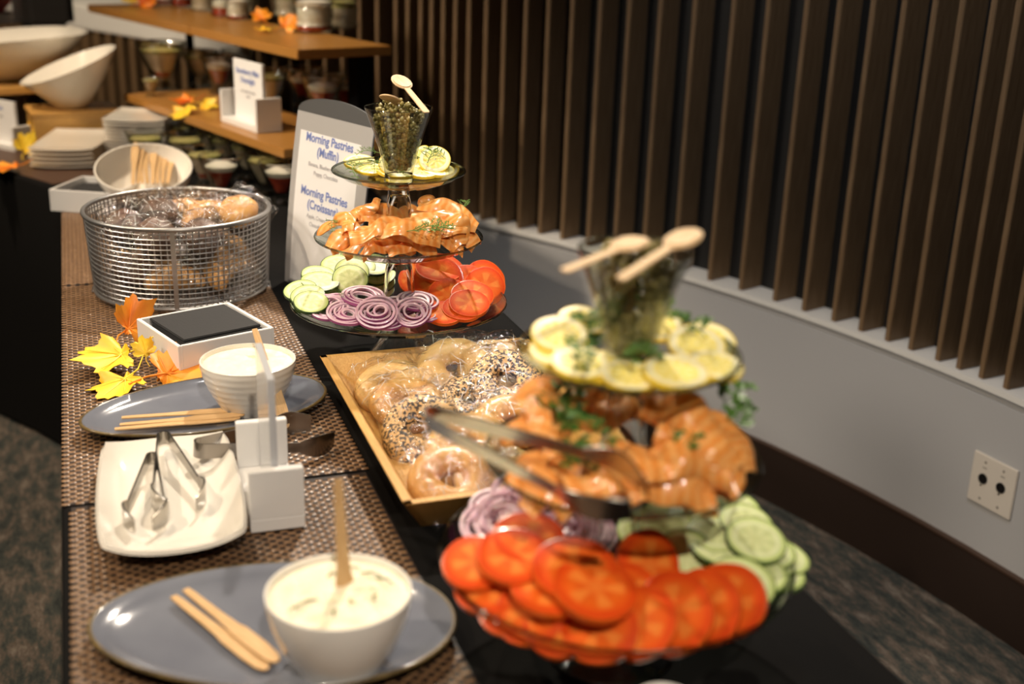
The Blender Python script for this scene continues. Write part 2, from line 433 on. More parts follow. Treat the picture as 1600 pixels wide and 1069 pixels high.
strip('trim_2', .004, -.16, .516, .53, ledge_paint)          # ledge under the slats
strip('trim_3', .015, -.16, .1505, .1555, mat('lip_brown', (.05, .025, .014), .5))
slat_wall = strip('wall_behind_slats', -.085, -.16, .53, CEIL, slat_back)
slat_wall.name = 'wall_back'
sl = MB().box((0, 0, (CEIL - .53) / 2), (.075, .0145, CEIL - .53)).mesh('slat', slat_wood, smooth=True, bevel=.0015)
slat_y = [3.83, 3.768, 3.728, 3.685, 3.649, 3.61, 3.57, 3.525, 3.469, 3.41, 3.34, 3.268, 3.192, 3.105, 3.015, 2.92, 2.817, 2.703,
          2.604, 2.497, 2.408, 2.319, 2.239, 2.162, 2.096, 2.021, 1.964, 1.904, 1.84, 1.77, 1.70, 1.62, 1.55, 1.48, 1.41, 1.34]
slat_y += [3.89 + .062 * i for i in range(8)]
k0 = (3.854 - 3.83)
for y in slat_y:
    c = V((wall_x(y), y, .5305)); n = wall_n(y)
    o = obj('slat', sl, slat_wall)
    o.location = c - n * .047; o.rotation_euler = (0, 0, math.atan2(n.y, n.x))

# bar counter beyond the buffet: white top over a slatted front
def counter():
    root = empty('bar_counter')
    tag(root, 'long bar counter with white top edge and brown slatted front beyond buffet', 'counter')
    A = px(60, 34.5, .86); B = px(372, 87, .86)
    d = (B - A); d.z = 0; d.normalize(); n = V((d.y, -d.x, 0)); Lg = (B - A).length
    if n.y > 0: n = -n
    ang = math.atan2(d.y, d.x)
    R3 = M.Rotation(ang, 3, 'Z')
    mid = A + d * (Lg / 2 - .6) - n * .3
    MB().box((mid.x, mid.y, .915), (Lg + 1.2, .6, .11), rot=R3).build('countertop', ledge_paint, root, bevel=.006)
    m2 = mid - n * .03
    MB().box((m2.x, m2.y, .43), (Lg + 1.16, .48, .859), rot=R3).build('body', slat_back, root)
    me = MB().box((0, 0, .43), (.035, .05, .84)).mesh('counter_slat', slat_wood)
    for i in range(34):
        p = A + d * (-.9 + i * .105) - n * .02
        if (p - A).dot(d) > Lg: break
        o = obj('slat', me, root); o.location = (p.x, p.y, 0.01); o.rotation_euler = (0, 0, ang)
    return A, d, n
CA, CD, CN = counter()

# wall outlet plate with two round sockets
def outlet():
    c = px(1553, 757, .35); y = c.y
    # walk to the wall surface along the sight line
    best = None
    for i in range(400):
        z = .2 + i * .001; p = px(1553, 757, z)
        d = abs(p.x - wall_x(p.y))
        if best is None or d < best[0]: best = (d, p)
    p = best[1]; n = wall_n(p.y)
    root = empty('wall_outlet', p + n * .001)
    root.rotation_euler = (0, 0, math.atan2(n.y, n.x))
    tag(root, 'beige wall plate with two round black sockets on the grey panel', 'outlet')
    MB().box((.003, 0, 0), (.006, .116, .114)).build('plate', plate_plastic, root, bevel=.0015)
    for s in (-1, 1):
        y0 = s * .024
        mb = MB(); mb.lathe([(0, 0), (.0115, 0), (.0115, .002), (.009, .002), (.009, .0006), (0, .0006)], 24)
        o = mb.build('socket', hole_black, root); o.location = (.0061, y0, .004); o.rotation_euler = (0, PI / 2, 0)
        for z in (.042, -.042):
            o = MB().lathe([(0, 0), (.003, 0), (.0025, .001), (0, .001)], 10).build('screw', screw_grey, root); o.location = (.0061, y0, z); o.rotation_euler = (0, PI / 2, 0)
        o = MB().lathe([(0, 0), (.0022, 0), (.002, .001), (0, .001)], 10).build('screw', hole_black, root); o.location = (.0061, y0 - .003, -.012); o.rotation_euler = (0, PI / 2, 0)
        for k in range(3):
            MB().box((.0063, y0 - .004 + k * .004, .029), (.0006, .0022, .003)).build('lettering', screw_grey, root)
outlet()

# ceiling lights
def downlights():
    for i, (xy, aim, watt, col, ang) in enumerate(DOWNLIGHTS):
        root = empty('ceiling_light', (xy[0], xy[1], CEIL))
        tag(root, f'{ORD[i]} unseen recessed downlight out of the frame in the ceiling', 'light', 'ceiling downlights')
        MB().lathe([(.052, -.004), (.075, -.006), (.078, 0), (.052, 0)], 32, cap=False).build('trim_ring', white_board, root)
        MB().lathe([(0, -.001), (.05, -.001), (.05, -.0005), (0, -.0005)], 24).build('lens', lamp_glow, root)
        ld = bpy.data.lights.new('spot', 'SPOT'); ld.energy = watt; ld.color = col; ld.spot_size = math.radians(ang); ld.spot_blend = .6
        ld.shadow_soft_size = .045
        if watt > 350: ld.shadow_soft_size = .35
        lo = bpy.data.objects.new('spot_lamp', ld); link(lo, root); lo.location = (0, 0, -.02)
        d = V(aim) - V((xy[0], xy[1], CEIL - .02))
        lo.rotation_euler = d.to_track_quat('-Z', 'Y').to_euler()
downlights()

# ---------------------------------------------------------------- tables and cloths
TZ = .75
def text_mesh(cu):
    """the letters as a plain mesh"""
    t = bpy.data.objects.new('lettering', cu); link(t)
    me = bpy.data.meshes.new_from_object(t.evaluated_get(bpy.context.evaluated_depsgraph_get()))
    bpy.data.objects.remove(t); return me
def cloth(name, poly, label):
    """draped table cover: top sheet with rounded edge and sides falling to the floor"""
    mb = MB(); n = len(poly); P = [V((p[0], p[1], 0)) for p in poly]
    c = sum(P, V()) / n
    pts = []
    for i in range(n):
        a, b, e = P[i - 1], P[i], P[(i + 1) % n]
        for t in (.0, .33, .66, 1.0):           # rounded corners
            u = (a - b).normalized() * .03; v = (e - b).normalized() * .03
            pts.append(b + u * (1 - t) ** 2 + v * t ** 2)
        m = int((e - b).length / .12)
        for k in range(1, m): pts.append(b.lerp(e, k / m))
    N = len(pts); rows = []
    for (z, off) in ((TZ, -.012), (TZ - .002, -.004), (TZ - .012, 0), (.40, .006), (.012, .012)):
        r = []
        for i, p in enumerate(pts):
            d = (p - c).normalized(); wv = .006 * math.sin(i * 1.7) * (1 if z < .5 else 0)
            r.append(V((p.x, p.y, z)) + d * (off + wv))
        rows.append(r)
    vs = [q for r in rows for q in r]; fs = [tuple(range(N))]
    for k in range(len(rows) - 1):
        for i in range(N): fs.append((k * N + i, k * N + (i + 1) % N, (k + 1) * N + (i + 1) % N, (k + 1) * N + i))
    mb.add(vs, fs)
    return tag(mb.build(name, black_cloth, angle=60), label, 'tablecloth')
XL, XR, YE = -.062, .700, 3.14
cloth('black_tablecloth', [(XL, .35), (XR, .35), (XR, YE), (XL, YE)], 'black tablecloth over the long buffet table beside the slatted wall')
u2 = V((-.5, .866, 0)); v2 = V((.866, .5, 0)); A2 = V((XL - .004, YE + .03, 0))
cloth('black_tablecloth', [A2.to_tuple()[:2], (XR, YE + .03), (A2 + v2 * .80)[:2], (A2 + v2 * .80 + u2 * 1.9)[:2], (A2 + u2 * 1.9)[:2]],
      'black tablecloth on the angled second table under the plates and shelves')

def woven_mat(y0, y1, xl, xr, z, label):
    """vinyl mat of crossing strands: raised strand arches over sunken dark ones"""
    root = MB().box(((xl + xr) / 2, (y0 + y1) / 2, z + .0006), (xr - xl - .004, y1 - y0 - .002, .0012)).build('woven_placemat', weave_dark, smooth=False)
    tag(root, label, 'placemat', 'woven placemats along the table')
    cx, cy = .0079, .0066
    nx = int((xr - xl) / cx); ny = int((y1 - y0) / cy)
    mb = MB()
    for i in range(nx):
        for j in range(ny):
            if (i + j) % 2: continue
            x0 = xl + i * cx - .0008; x1 = x0 + cx + .0016; a = y0 + j * cy + .0006; b = a + cy - .0012; h = rnd.uniform(.0009, .0013); q = z + .0012
            vs = [(x0, a, q), (x1, a, q), (x0 + .0012, a + .0012, q + h * .8), (x1 - .0012, a + .0012, q + h * .8),
                  (x0 + .0012, b - .0012, q + h), (x1 - .0012, b - .0012, q + h), (x0, b, q), (x1, b, q)]
            mb.add(vs, [(0, 1, 3, 2), (2, 3, 5, 4), (4, 5, 7, 6), (0, 2, 4, 6), (1, 7, 5, 3)])
    o = mb.build('strands', weave_light, root, angle=75); o['kind'] = 'stuff'
    return root
woven_mat(.60, 1.372, -.052, .308, TZ, 'brown woven placemat under the near blue oval plate and cheese bowl')
woven_mat(1.377, 2.30, -.060, .312, TZ + .0005, 'brown woven placemat under the tongs plate and the napkin box')
def far_runner():
    mb = MB(); a = A2 + u2 * .05 + v2 * .012; b = A2 + u2 * 1.8 + v2 * .012; q = [a, b, b + v2 * .34, a + v2 * .34]
    mb.prism([(p.x, p.y) for p in q], TZ + .0002, TZ + .0012)
    tag(mb.build('woven_placemat', mat('far_weave', (.10, .05, .028), .5, var=(.05, .024, .013), scale=160), smooth=False), 'dark brown woven runner on the angled table under the plate stacks', 'placemat', 'woven placemats along the table')
far_runner()
woven_mat(2.305, 3.13, -.060, .312, TZ, 'brown woven placemat behind the wire pastry basket')

# ---------------------------------------------------------------- three-tier glass stands
TIERS = [(.168, .860), (.128, .963), (.100, 1.065)]
def tiered_stand(X, Y, label):
    root = empty('tiered_stand', (X, Y, TZ)); tag(root, label, 'cake stand', 'three-tier glass stands')
    base = 0
    for k, (r, z) in enumerate(TIERS):
        zr = z - TZ; dep = (.030, .026, .022)[k]; pl = zr - dep       # floor of the dish
        t = .0025
        prof = [(0, pl), (r * .45, pl), (r * .66, pl + dep * .18), (r * .86, pl + dep * .55), (r * .985, pl + dep * .97), (r, zr),
                (r * .985, zr + .0008), (r * .95, pl + dep * .90), (r * .84, pl + dep * .60), (r * .64, pl + dep * .26), (r * .44, pl + t + .0008), (0, pl + t + .0008)]
        p = MB().lathe(prof, 72, cap=False).build('plate', glass_plate, root)
        MB().tube([(r * .995 * math.cos(2 * PI * i / 72), r * .995 * math.sin(2 * PI * i / 72), zr) for i in range(72)], .0017, 8, closed=True).build('rim', glass_rim, p)
        h = pl - base
        fb, ft = ((.062, .020), (.036, .019), (.030, .016))[k]
        b0 = base + .0006
        pr = [(fb - .004, b0), (fb, b0), (fb, b0 + .003), (fb * .88, b0 + h * .12), (fb * .70, b0 + h * .35), (ft * 1.1, b0 + h * .75), (ft, b0 + h * .9), (ft * 1.25, pl - .0005),
              (0, pl - .0005), (0, b0 + h * .86), (ft * .6, b0 + h * .84), (ft * .85, b0 + h * .7), (fb * .58, b0 + h * .33), (fb * .78, b0 + h * .1)]
        MB().lathe(pr + [pr[0]], 40, cap=False).build('pedestal', glass_solid, root)
        base = pl + t + .001
    return root
ST = [(.444, 1.736), (.447, .917)]
WHO = ['on the sign-side stand', 'on the tongs-topped stand']
tiered_stand(*ST[0], 'three-tier footed glass stand beside the pastry sign, with salmon and vegetables')
tiered_stand(*ST[1], 'three-tier footed glass stand beyond the near cheese bowl, steel tongs on its middle tier')

def tier_height(k, x, y, st):
    r = math.hypot(x - ST[st][0], y - ST[st][1]); R, z = TIERS[k]; dep = (.030, .026, .022)[k]
    q = r / R
    return z - dep + .003 + dep * max(0, (q - .5) / .5) ** 1.6

def disc_mesh(name, r, t, m, n=32, wob=0, seed=0, flat=1.0):
    ra = random.Random(seed); ph = [ra.uniform(0, 6.28) for _ in range(4)]
    W = lambda a: 1 + wob * (math.sin(2 * a + ph[0]) + .6 * math.sin(3 * a + ph[1]) + .5 * math.sin(5 * a + ph[2]))
    mb = MB()
    mb.lathe([(0, t * .5), (r * .5, t * .5), (r * .95, t * .5), (r * .985, t * .42), (r * .985, -t * .42), (r * .95, -t * .5), (r * .5, -t * .5), (0, -t * .5)], n, cap=False, wob=lambda a, z: W(a), sy=flat)
    body = mb.mesh(name, m)
    mb = MB()
    mb.lathe([(r * .955, t * .50), (r, t * .46), (r * 1.005, 0), (r, -t * .46), (r * .955, -t * .50)], n, cap=False, wob=lambda a, z: W(a), sy=flat)
    return body, mb

def slices(st, kind, rows, mesh_sets, cat, group, where):
    """rows: (photo x, photo y, height, tilt, lean azimuth, scale)"""
    rows = sorted(rows, key=lambda r: r[0])
    for i, (x, y, z, ti, az, sc) in enumerate(rows):
        body, rind, rn = mesh_sets[i % len(mesh_sets)]
        o = obj(kind, body); c = obj(rn, rind, o)
        orient(o, px(x, y, z), lean(ti, az), rnd.uniform(0, 6.28), sc)
        tag(o, f'{ORD[i]} {where[0]} from the left {WHO[st]}', cat, group)

def kit(name, rind_name, r, t, flesh, skin, wob, n=3, flat=1.0):
    out = []
    for s in range(n):
        b, mb = disc_mesh(name, r, t, flesh, wob=wob, seed=s + 3, flat=flat)
        out.append((b, mb.mesh(rind_name, skin), rind_name))
    return out
CUKE = kit('cucumber_slice', 'peel', .0265, .0045, cuke_flesh, cuke_skin, .012)
TOM = kit('tomato_slice', 'skin', .034, .0065, tomato_flesh, tomato_skin, .02)
LEM = kit('lemon_slice', 'peel', .0265, .0048, lemon_flesh, lemon_skin, .012)

slices(0, 'cucumber_slice', [
    (486, 473, .866, 22, 265, 1), (481, 463, .866, 22, 250, 1), (469, 454, .866, 20, 235, 1), (500, 441, .872, 14, 270, 1.15), (498, 431, .872, 15, 280, 1.1),
    (547, 437, .874, 38, 262, 1.08), (550, 425, .878, 36, 265, 1.05), (562, 417, .880, 26, 270, 1), (583, 414, .880, 20, 275, 1.15), (528, 415, .876, 18, 260, 1.1),
    (586, 430, .862, 25, 270, 1), (585, 446, .850, 25, 270, 1), (523, 459, .856, 10, 270, .9)],
    CUKE, 'cucumber', 'cucumber slices on the glass stands', ('cucumber slice', ''))
slices(0, 'tomato_slice', [
    (686, 420, .890, 20, 265, 1.15), (684, 438, .876, 48, 245, 1.2), (757, 448, .868, 48, 262, 1.0), (757, 437, .872, 46, 270, 1.0), (733, 475, .862, 22, 265, .95), (738, 462, .866, 24, 268, 1.0),
    (722, 483, .856, 20, 262, .9), (692, 490, .852, 20, 262, .85), (652, 428, .872, 40, 250, .95), (730, 443, .872, 38, 262, 1.05), (700, 462, .862, 40, 250, .95)],
    TOM, 'tomato', 'tomato slices on the glass stands', ('tomato slice', ''))
slices(1, 'tomato_slice', [
    (802, 870, 0.889, 16, 255, 1.0), (745, 880, 0.874, 18, 240, .95), (826, 842, 0.894, 14, 268, 1.0), (765, 916, 0.862, 24, 225, .95), (857, 920, 0.876, 14, 260, 1.0),
    (899, 892, 0.890, 18, 262, 1.12), (930, 922, 0.884, 14, 268, 1.1), (797, 946, 0.856, 30, 228, .9), (830, 957, 0.856, 34, 228, .95), (876, 977, 0.852, 30, 235, .95),
    (936, 981, 0.856, 36, 228, 1.0), (998, 974, 0.862, 44, 215, 1.0), (1053, 959, 0.866, 52, 212, 1.08), (1100, 949, 0.868, 56, 214, 1.0), (1138, 939, 0.868, 58, 216, 1.0), (1012, 884, 0.876, 62, 285, 1.0), (975, 934, 0.868, 28, 240, 1.0)],
    TOM, 'tomato', 'tomato slices on the glass stands', ('tomato slice', ''))
slices(1, 'cucumber_slice', [
    (1158, 912, .872, 18, 268, 1.18), (1186, 897, .864, 14, 268, 1.0), (1213, 897, .858, 12, 280, 1.0), (1222, 872, .862, 12, 290, 1.0), (1181, 845, .882, 18, 265, 1.1), (1165, 817, .884, 14, 268, 1.0),
    (1146, 795, .880, 14, 268, 1.0), (1117, 836, .880, 12, 265, 1.0), (1122, 856, .876, 10, 268, 1.0), (1071, 868, .870, 46, 262, 1.0), (1040, 822, .872, 30, 265, 1.1), (1072, 808, .872, 24, 268, 1.1),
    (1003, 827, .862, 22, 268, 1.0), (1200, 862, .870, 14, 272, 1.0), (1105, 800, .868, 20, 268, 1.0)],
    CUKE, 'cucumber', 'cucumber slices on the glass stands', ('cucumber slice', ''))
slices(0, 'lemon_slice', [
    (679, 250, 1.070, 42, 255, .95), (617, 258, 1.062, 40, 268, .95), (562, 254, 1.058, 16, 262, .95), (612, 267, 1.053, 12, 268, .9), (659, 269, 1.054, 10, 268, .95), (684, 266, 1.055, 10, 275, 1.0),
    (656, 245, 1.058, 50, 200, .8), (577, 264, 1.053, 10, 268, .9)],
    LEM, 'lemon', 'lemon slices on the glass stands', ('lemon slice', ''))
slices(1, 'lemon_slice', [
    (875, 524, 1.068, 20, 255, 1.0), (907, 568, 1.060, 12, 262, 1.0), (1088, 540, 1.068, 22, 262, 1.0), (1106, 533, 1.064, 20, 268, 1.0), (1056, 583, 1.060, 10, 268, 1.1), (1118, 572, 1.060, 12, 280, .95),
    (982, 588, 1.055, 12, 265, .95), (1027, 507, 1.064, 22, 262, .95), (909, 502, 1.060, 18, 268, .9), (940, 574, 1.056, 12, 262, .95), (869, 549, 1.058, 14, 250, .95)],
    LEM, 'lemon', 'lemon slices on the glass stands', ('lemon slice', ''))

# red onion slices: concentric rings
def onion_ring(R, wd, t, flat, ph):
    mb = MB(); n = 28
    prof_out = []
    vs = []; fs = []
    for i in range(n):
        a = 2 * PI * i / n; w_ = 1 + .04 * math.sin(2 * a + ph) + .02 * math.sin(3 * a - ph)
        for (rr, z) in ((R, -t / 2), (R, t / 2), (R - wd * .3, t / 2 + .0003), (R - wd, t / 2), (R - wd, -t / 2)):
            vs.append((rr * w_ * math.cos(a), rr * w_ * flat * math.sin(a), z))
    mi = []
    for i in range(n):
        j = (i + 1) % n
        for k in range(5):
            fs.append((i * 5 + k, i * 5 + (k + 1) % 5, j * 5 + (k + 1) % 5, j * 5 + k)); mi.append(1 if k in (0,) else (1 if k == 1 and False else 0))
    mb.v = vs; mb.f = fs; mb.m = mi
    return mb.mesh('onion_ring', [onion_flesh, onion_skin], angle=50)
RINGS = [onion_ring(.0325 - .0052 * k, .0036, .0042, .94 - .02 * k, k * 1.3) for k in range(5)]
def onions(st, rows, where):
    rows = sorted(rows, key=lambda r: r[0])
    for i, (x, y, z, ti, az, sc, nr) in enumerate(rows):
        root = empty('red_onion_slice')
        for k in range(nr):
            o = obj('ring', RINGS[k], root); o.location = (rnd.uniform(-1, 1) * .0012 * k, rnd.uniform(-1, 1) * .0012 * k, rnd.uniform(-.001, .001))
            o.rotation_euler = (rnd.uniform(-.06, .06) * k, rnd.uniform(-.06, .06) * k, rnd.uniform(0, 6.28))
        orient(root, px(x, y, z), lean(ti, az), rnd.uniform(0, 6.28), sc)
        tag(root, f'{ORD[i]} purple onion slice from the left {WHO[st]}', 'onion', 'red onion slices on the glass stands')
onions(0, [(513, 481, .860, 20, 250, 1.0, 3), (543, 489, .858, 18, 260, 1.0, 5), (589, 488, .864, 30, 262, 1.05, 5), (645, 488, .860, 28, 250, .95, 4), (652, 470, .866, 12, 275, 1.0, 4),
           (568, 463, .872, 8, 270, 1.1, 4), (604, 499, .850, 14, 262, .9, 3), (530, 474, .856, 14, 255, .9, 4), (622, 478, .852, 16, 268, .9, 5), (668, 494, .850, 10, 268, .6, 3)], 'among the rings')
onions(1, [(790, 808, .886, 30, 240, 1.0, 5), (768, 818, .874, 24, 230, .95, 4), (845, 804, .882, 40, 225, .95, 4), (812, 775, .882, 20, 262, 1.0, 5), (882, 818, .872, 30, 262, 1.0, 4), (917, 826, .864, 24, 262, 1.0, 5),
           (850, 835, .864, 12, 262, 1.0, 4), (905, 795, .866, 20, 265, .9, 4), (775, 795, .872, 14, 250, .9, 4)], 'among the rings')

# smoked salmon folds
def salmon_mesh(seed):
    ra = random.Random(seed); Lh, Wd = ra.uniform(.085, .11), ra.uniform(.040, .052)
    a1, a2, p1, p2, cv = ra.uniform(.009, .016), ra.uniform(.002, .005), ra.uniform(0, 6), ra.uniform(0, 6), ra.uniform(-1.2, 1.2)
    roll = ra.uniform(1.2, 2.8)
    def fn(u, v):
        s = (u - .5) * Lh; ww = Wd * (.55 + .45 * math.sin(PI * (u * .86 + .07)))
        # the sheet is rolled along its length into a loose fold
        th = (v - .5) * roll * (1 + .5 * math.sin(u * 5 + p1))
        rr = ww / max(roll, .5)
        y = rr * math.sin(th) * 1.25; z = rr * (math.cos(th)) - rr * .5
        z += a2 * math.sin(u * 13 + p2) + a1 * math.sin(PI * u) * .8
        y += .009 * math.sin(u * 6 + p1)
        x = s; bend = cv * u
        x2 = s * math.cos(bend * .25); y2 = y + s * s * cv * 3.0
        z += .002 * noise.noise((u * 7 + seed, v * 5, seed * .7))
        return (x2, y2, z)
    return MB().grid(fn, 26, 12, thick=.0022).mesh('salmon_fold', salmon, angle=80)
SAL = [salmon_mesh(s) for s in range(8)]
def salmons(st, rows):
    rows = sorted(rows, key=lambda r: px(r[0], r[1], r[2]).x)
    rows = sorted(rows, key=lambda r: r[0])
    C = V((ST[st][0], ST[st][1], 0))
    for i, (x, y, z, ti, az, spin, sc) in enumerate(rows):
        o = obj('salmon_fold', SAL[(i * 3 + st) % 8])
        p = px(x, y, z); d = V((p.x, p.y, 0)) - C
        if d.length > .086: d *= .086 / d.length
        orient(o, V((C.x + d.x, C.y + d.y, z + .002)), lean(ti, az), math.radians(spin), sc * .92)
        tag(o, f'{ORD[i]} fold of smoked salmon from the left {WHO[st]}', 'salmon', 'smoked salmon folds on the glass stands')
salmons(0, [(522, 366, .972, 18, 200, 110, .85), (545, 352, .986, 22, 190, 60, .95), (552, 376, .968, 20, 250, 20, .9), (572, 336, .994, 26, 220, 30, .85), (592, 344, .985, 20, 260, 0, .9),
            (590, 372, .984, 34, 262, -5, 1.1), (600, 388, .962, 30, 265, 10, .9), (632, 372, .982, 30, 268, -15, 1.1), (640, 390, .962, 26, 268, 5, .9), (655, 342, .985, 24, 280, 5, .9),
            (672, 332, .996, 40, 250, 70, .7), (685, 360, .986, 30, 262, -25, 1.05), (700, 342, .994, 26, 280, -30, .95), (712, 360, .984, 40, 240, -70, .9), (722, 372, .970, 26, 300, -40, .85),
            (738, 358, .974, 30, 330, -80, .75), (690, 386, .964, 24, 280, -15, .9), (560, 390, .960, 24, 240, 20, .8)])
salmons(1, [(790, 700, .985, 20, 200, 100, .9), (840, 648, 1.002, 24, 200, 55, 1.05), (868, 672, .992, 30, 215, 50, 1.0), (900, 640, .996, 20, 262, 10, .95), (928, 655, .990, 20, 262, 0, .9),
            (810, 735, .968, 24, 225, 40, .9), (862, 760, .962, 26, 240, 25, .95), (905, 775, .964, 28, 250, 15, 1.0), (955, 772, .972, 30, 262, 0, 1.1), (1000, 785, .962, 26, 265, -5, 1.0),
            (1012, 640, .990, 20, 280, 0, .9), (1045, 665, 1.002, 34, 250, 60, 1.0), (1085, 680, 1.004, 36, 245, -60, 1.05), (1105, 715, .992, 30, 262, -35, 1.0), (1065, 740, .985, 28, 262, -10, 1.1),
            (1130, 740, .978, 26, 290, -45, .95), (1100, 765, .968, 26, 275, -20, 1.0), (1045, 780, .964, 26, 265, -8, .95), (1130, 695, .985, 26, 320, -70, .9), (985, 720, .968, 18, 262, 0, .9)])

# dill and parsley sprigs
def sprig_mesh(name, seed, m, Lh=.05, broad=False):
    ra = random.Random(seed); mb = MB()
    path = [V((i / 6 * Lh, .004 * math.sin(i * .8 + seed), .003 + .006 * math.sin(PI * i / 6))) for i in range(7)]
    mb.tube(path, .0006, 5)
    for i in range(1, 7):
        for s in (-1, 1):
            q = path[i]; d = V((.6, s * ra.uniform(.6, 1.1), ra.uniform(-.1, .5))).normalized(); l = ra.uniform(.35, .6) * Lh * (1.1 - i / 9)
            e = q + d * l * .6
            mb.tube([q, q.lerp(e, .5) + V((0, 0, .001)), e], .0004, 4)
            for t in range(7):
                b = q.lerp(e, .25 + t * .125); dd = (d + V((ra.uniform(-.8, .8), ra.uniform(-.8, .8), ra.uniform(-.2, .7)))).normalized()
                tip = b + dd * l * (.32 if not broad else .36); wv = dd.cross(V((0, 0, 1))).normalized() * (.0006 if not broad else .0032)
                mid = b.lerp(tip, .55)
                mb.add([b, mid + wv, tip, mid - wv, mid + V((0, 0, .0005))], [(0, 1, 4), (1, 2, 4), (2, 3, 4), (3, 0, 4)])
    return mb.mesh(name, m, angle=60)
DILL = [sprig_mesh('dill_sprig', s, dill_green, .045) for s in range(4)]
PARS = [sprig_mesh('herb_sprig', s + 10, parsley, .05, True) for s in range(3)]
def sprigs(st, rows, meshes, name, what):
    rows = sorted(rows, key=lambda r: r[0])
    for i, (x, y, z, spin, sc) in enumerate(rows):
        o = obj(name, meshes[i % len(meshes)])
        p = px(x, y, z); C = V((ST[st][0], ST[st][1], 0)); d = V((p.x, p.y, 0)) - C
        lim = .140 if z < .90 else (.110 if z < 1.03 else .084)
        if st == 1: lim *= .80
        if d.length > lim: d *= lim / d.length
        spin = math.degrees(math.atan2(d.y, d.x)) + 90 + spin * .5
        orient(o, V((C.x + d.x, C.y + d.y, z + (.010 if z < 1.03 else .004))), lean(14, 265), math.radians(spin), sc)
        tag(o, f'{ORD[i]} {what} from the left {WHO[st]}', 'herb', 'green sprigs on the glass stands')
sprigs(0, [(494, 357, .980, 20, .8), (640, 386, .985, -8, 1.1), (660, 380, .985, 0, 1.1), (676, 383, .982, 15, 1.0), (726, 342, .995, 20, .7), (556, 262, 1.066, 10, 1.0), (576, 258, 1.070, 60, .9), (590, 243, 1.070, 0, .8),
           (572, 394, .972, 60, .5), (656, 254, 1.070, 0, 1.1), (672, 262, 1.068, -5, 1.1), (616, 269, 1.062, 20, .7), (697, 254, 1.068, 0, .7), (525, 464, .872, 30, .5)], DILL, 'dill_sprig', 'feathery dill sprig')
sprigs(1, [(870, 632, 1.008, 20, 1.1), (905, 622, 1.008, 20, 1.0), (1045, 640, 1.000, -30, .9), (1150, 660, .995, -80, 1.0), (1160, 690, .985, -80, .9), (838, 690, 1.005, 60, 1.0), (800, 745, .985, 30, 1.1), (825, 755, .98, 0, .9),
           (1086, 758, .99, 40, .8), (1110, 790, .966, 10, .7), (905, 500, 1.084, 90, 1.0), (922, 540, 1.072, -60, 1.0), (1062, 503, 1.074, 0, 1.0), (1085, 498, 1.07, 10, .8), (960, 568, 1.064, 70, .8), (1140, 540, 1.07, 60, .9)],
       PARS, 'herb_sprig', 'leafy green sprig')

# caper glasses with spoons
def spoon_mesh(Lh=.092):
    out = []
    hw = .0048
    n = 14; br = .0155
    cx = Lh - br * 1.1
    out += [(0, -hw * .9), (.004, -hw * 1.15), (cx - br * 1.05, -hw)]
    for i in range(n + 1):
        a = -PI * .86 + i / n * PI * 1.72
        out.append((cx + br * 1.15 * math.cos(a), br * math.sin(a)))
    out += [(cx - br * 1.05, hw), (.004, hw * 1.15), (0, hw * .9)]
    mb = MB(); mb.prism(out, -.0009, .0009)
    me = mb.mesh('wooden_spoon', spoon_wood, bevel=.0004)
    mb = MB()
    mb.lathe([(0, .0011), (br * .55, .0013), (br * .8, .0021), (br * .86, .0021), (br * .86, .0009), (0, .0009)], 20, c=(cx, 0, 0), sx=1.1, cap=False)
    return me, mb.mesh('hollow', spoon_wood)
SPM = spoon_mesh()
def wooden_spoon(A, B, label, up=(0, 0, 1)):
    o = obj('wooden_spoon', SPM[0]); obj('hollow', SPM[1], o)
    between(o, A, B, up); tag(o, label, 'spoon', 'small wooden spoons on the caper glasses')
    return o
def caper_glass(st):
    X, Y = ST[st]; z0 = 1.0475
    root = MB()
    prof = [(0, 0), (.022, 0), (.0225, .003), (.0215, .010), (.023, .020), (.030, .050), (.040, .080), (.051, .1105), (.0495, .1108), (.038, .080), (.028, .052), (.0205, .022), (.018, .018), (0, .017)]
    o = root.lathe(prof, 48, cap=False).build('caper_glass', glass_cup); o.location = (X, Y, z0)
    tag(o, ['flared glass of green capers topping the stand beside the pastry sign', 'flared glass of green capers topping the stand with steel tongs'][st], 'glass', 'caper glasses')
    base = MB().lathe([(0, .0005), (.0215, .0005), (.021, .012), (.0, .016)], 40, cap=False).build('foot', glass_solid, o)
    ring = MB().tube([(.0503 * math.cos(2 * PI * i / 48), .0503 * math.sin(2 * PI * i / 48), .1108) for i in range(48)], .0009, 6, closed=True).build('rim', glass_solid, o)
    ra = random.Random(st + 5); mb = MB()
    ico = bmesh.new(); bmesh.ops.create_icosphere(ico, subdivisions=1, radius=1)
    iv = [v.co.copy() for v in ico.verts]; fv = [tuple(v.index for v in f.verts) for f in ico.faces]; ico.free()
    n = 0
    while n < 620:
        zz = ra.uniform(.020, .112 + (.008 if ra.random() < .4 else 0)); rm = .0185 + (zz - .02) * .31 - .0035 if zz < .1 else .040 - (zz - .1) * .9
        a = ra.uniform(0, 6.283); r = rm * math.sqrt(ra.uniform(.45 if zz < .1 else 0, 1))
        s = ra.uniform(.0026, .0040); c = V((r * math.cos(a), r * math.sin(a), zz))
        R3 = M.Rotation(ra.uniform(0, 6.28), 3, V((ra.random(), ra.random(), .3)).normalized())
        mb.add([c + R3 @ V((p.x * s, p.y * s, p.z * s * 1.25)) for p in iv], fv); n += 1
    c = mb.build('capers', caper, angle=80); c.location = (X, Y, z0)
    tag(c, ['heap of capers in the glass above the pastry-sign stand', 'heap of capers in the glass above the tongs stand'][st], 'capers', kind='stuff')
for st in (0, 1): caper_glass(st)
wooden_spoon(px(667, 176, 1.162), px(640, 143, 1.186), 'wooden spoon with its handle over the caper glass rim beside the pastry sign')
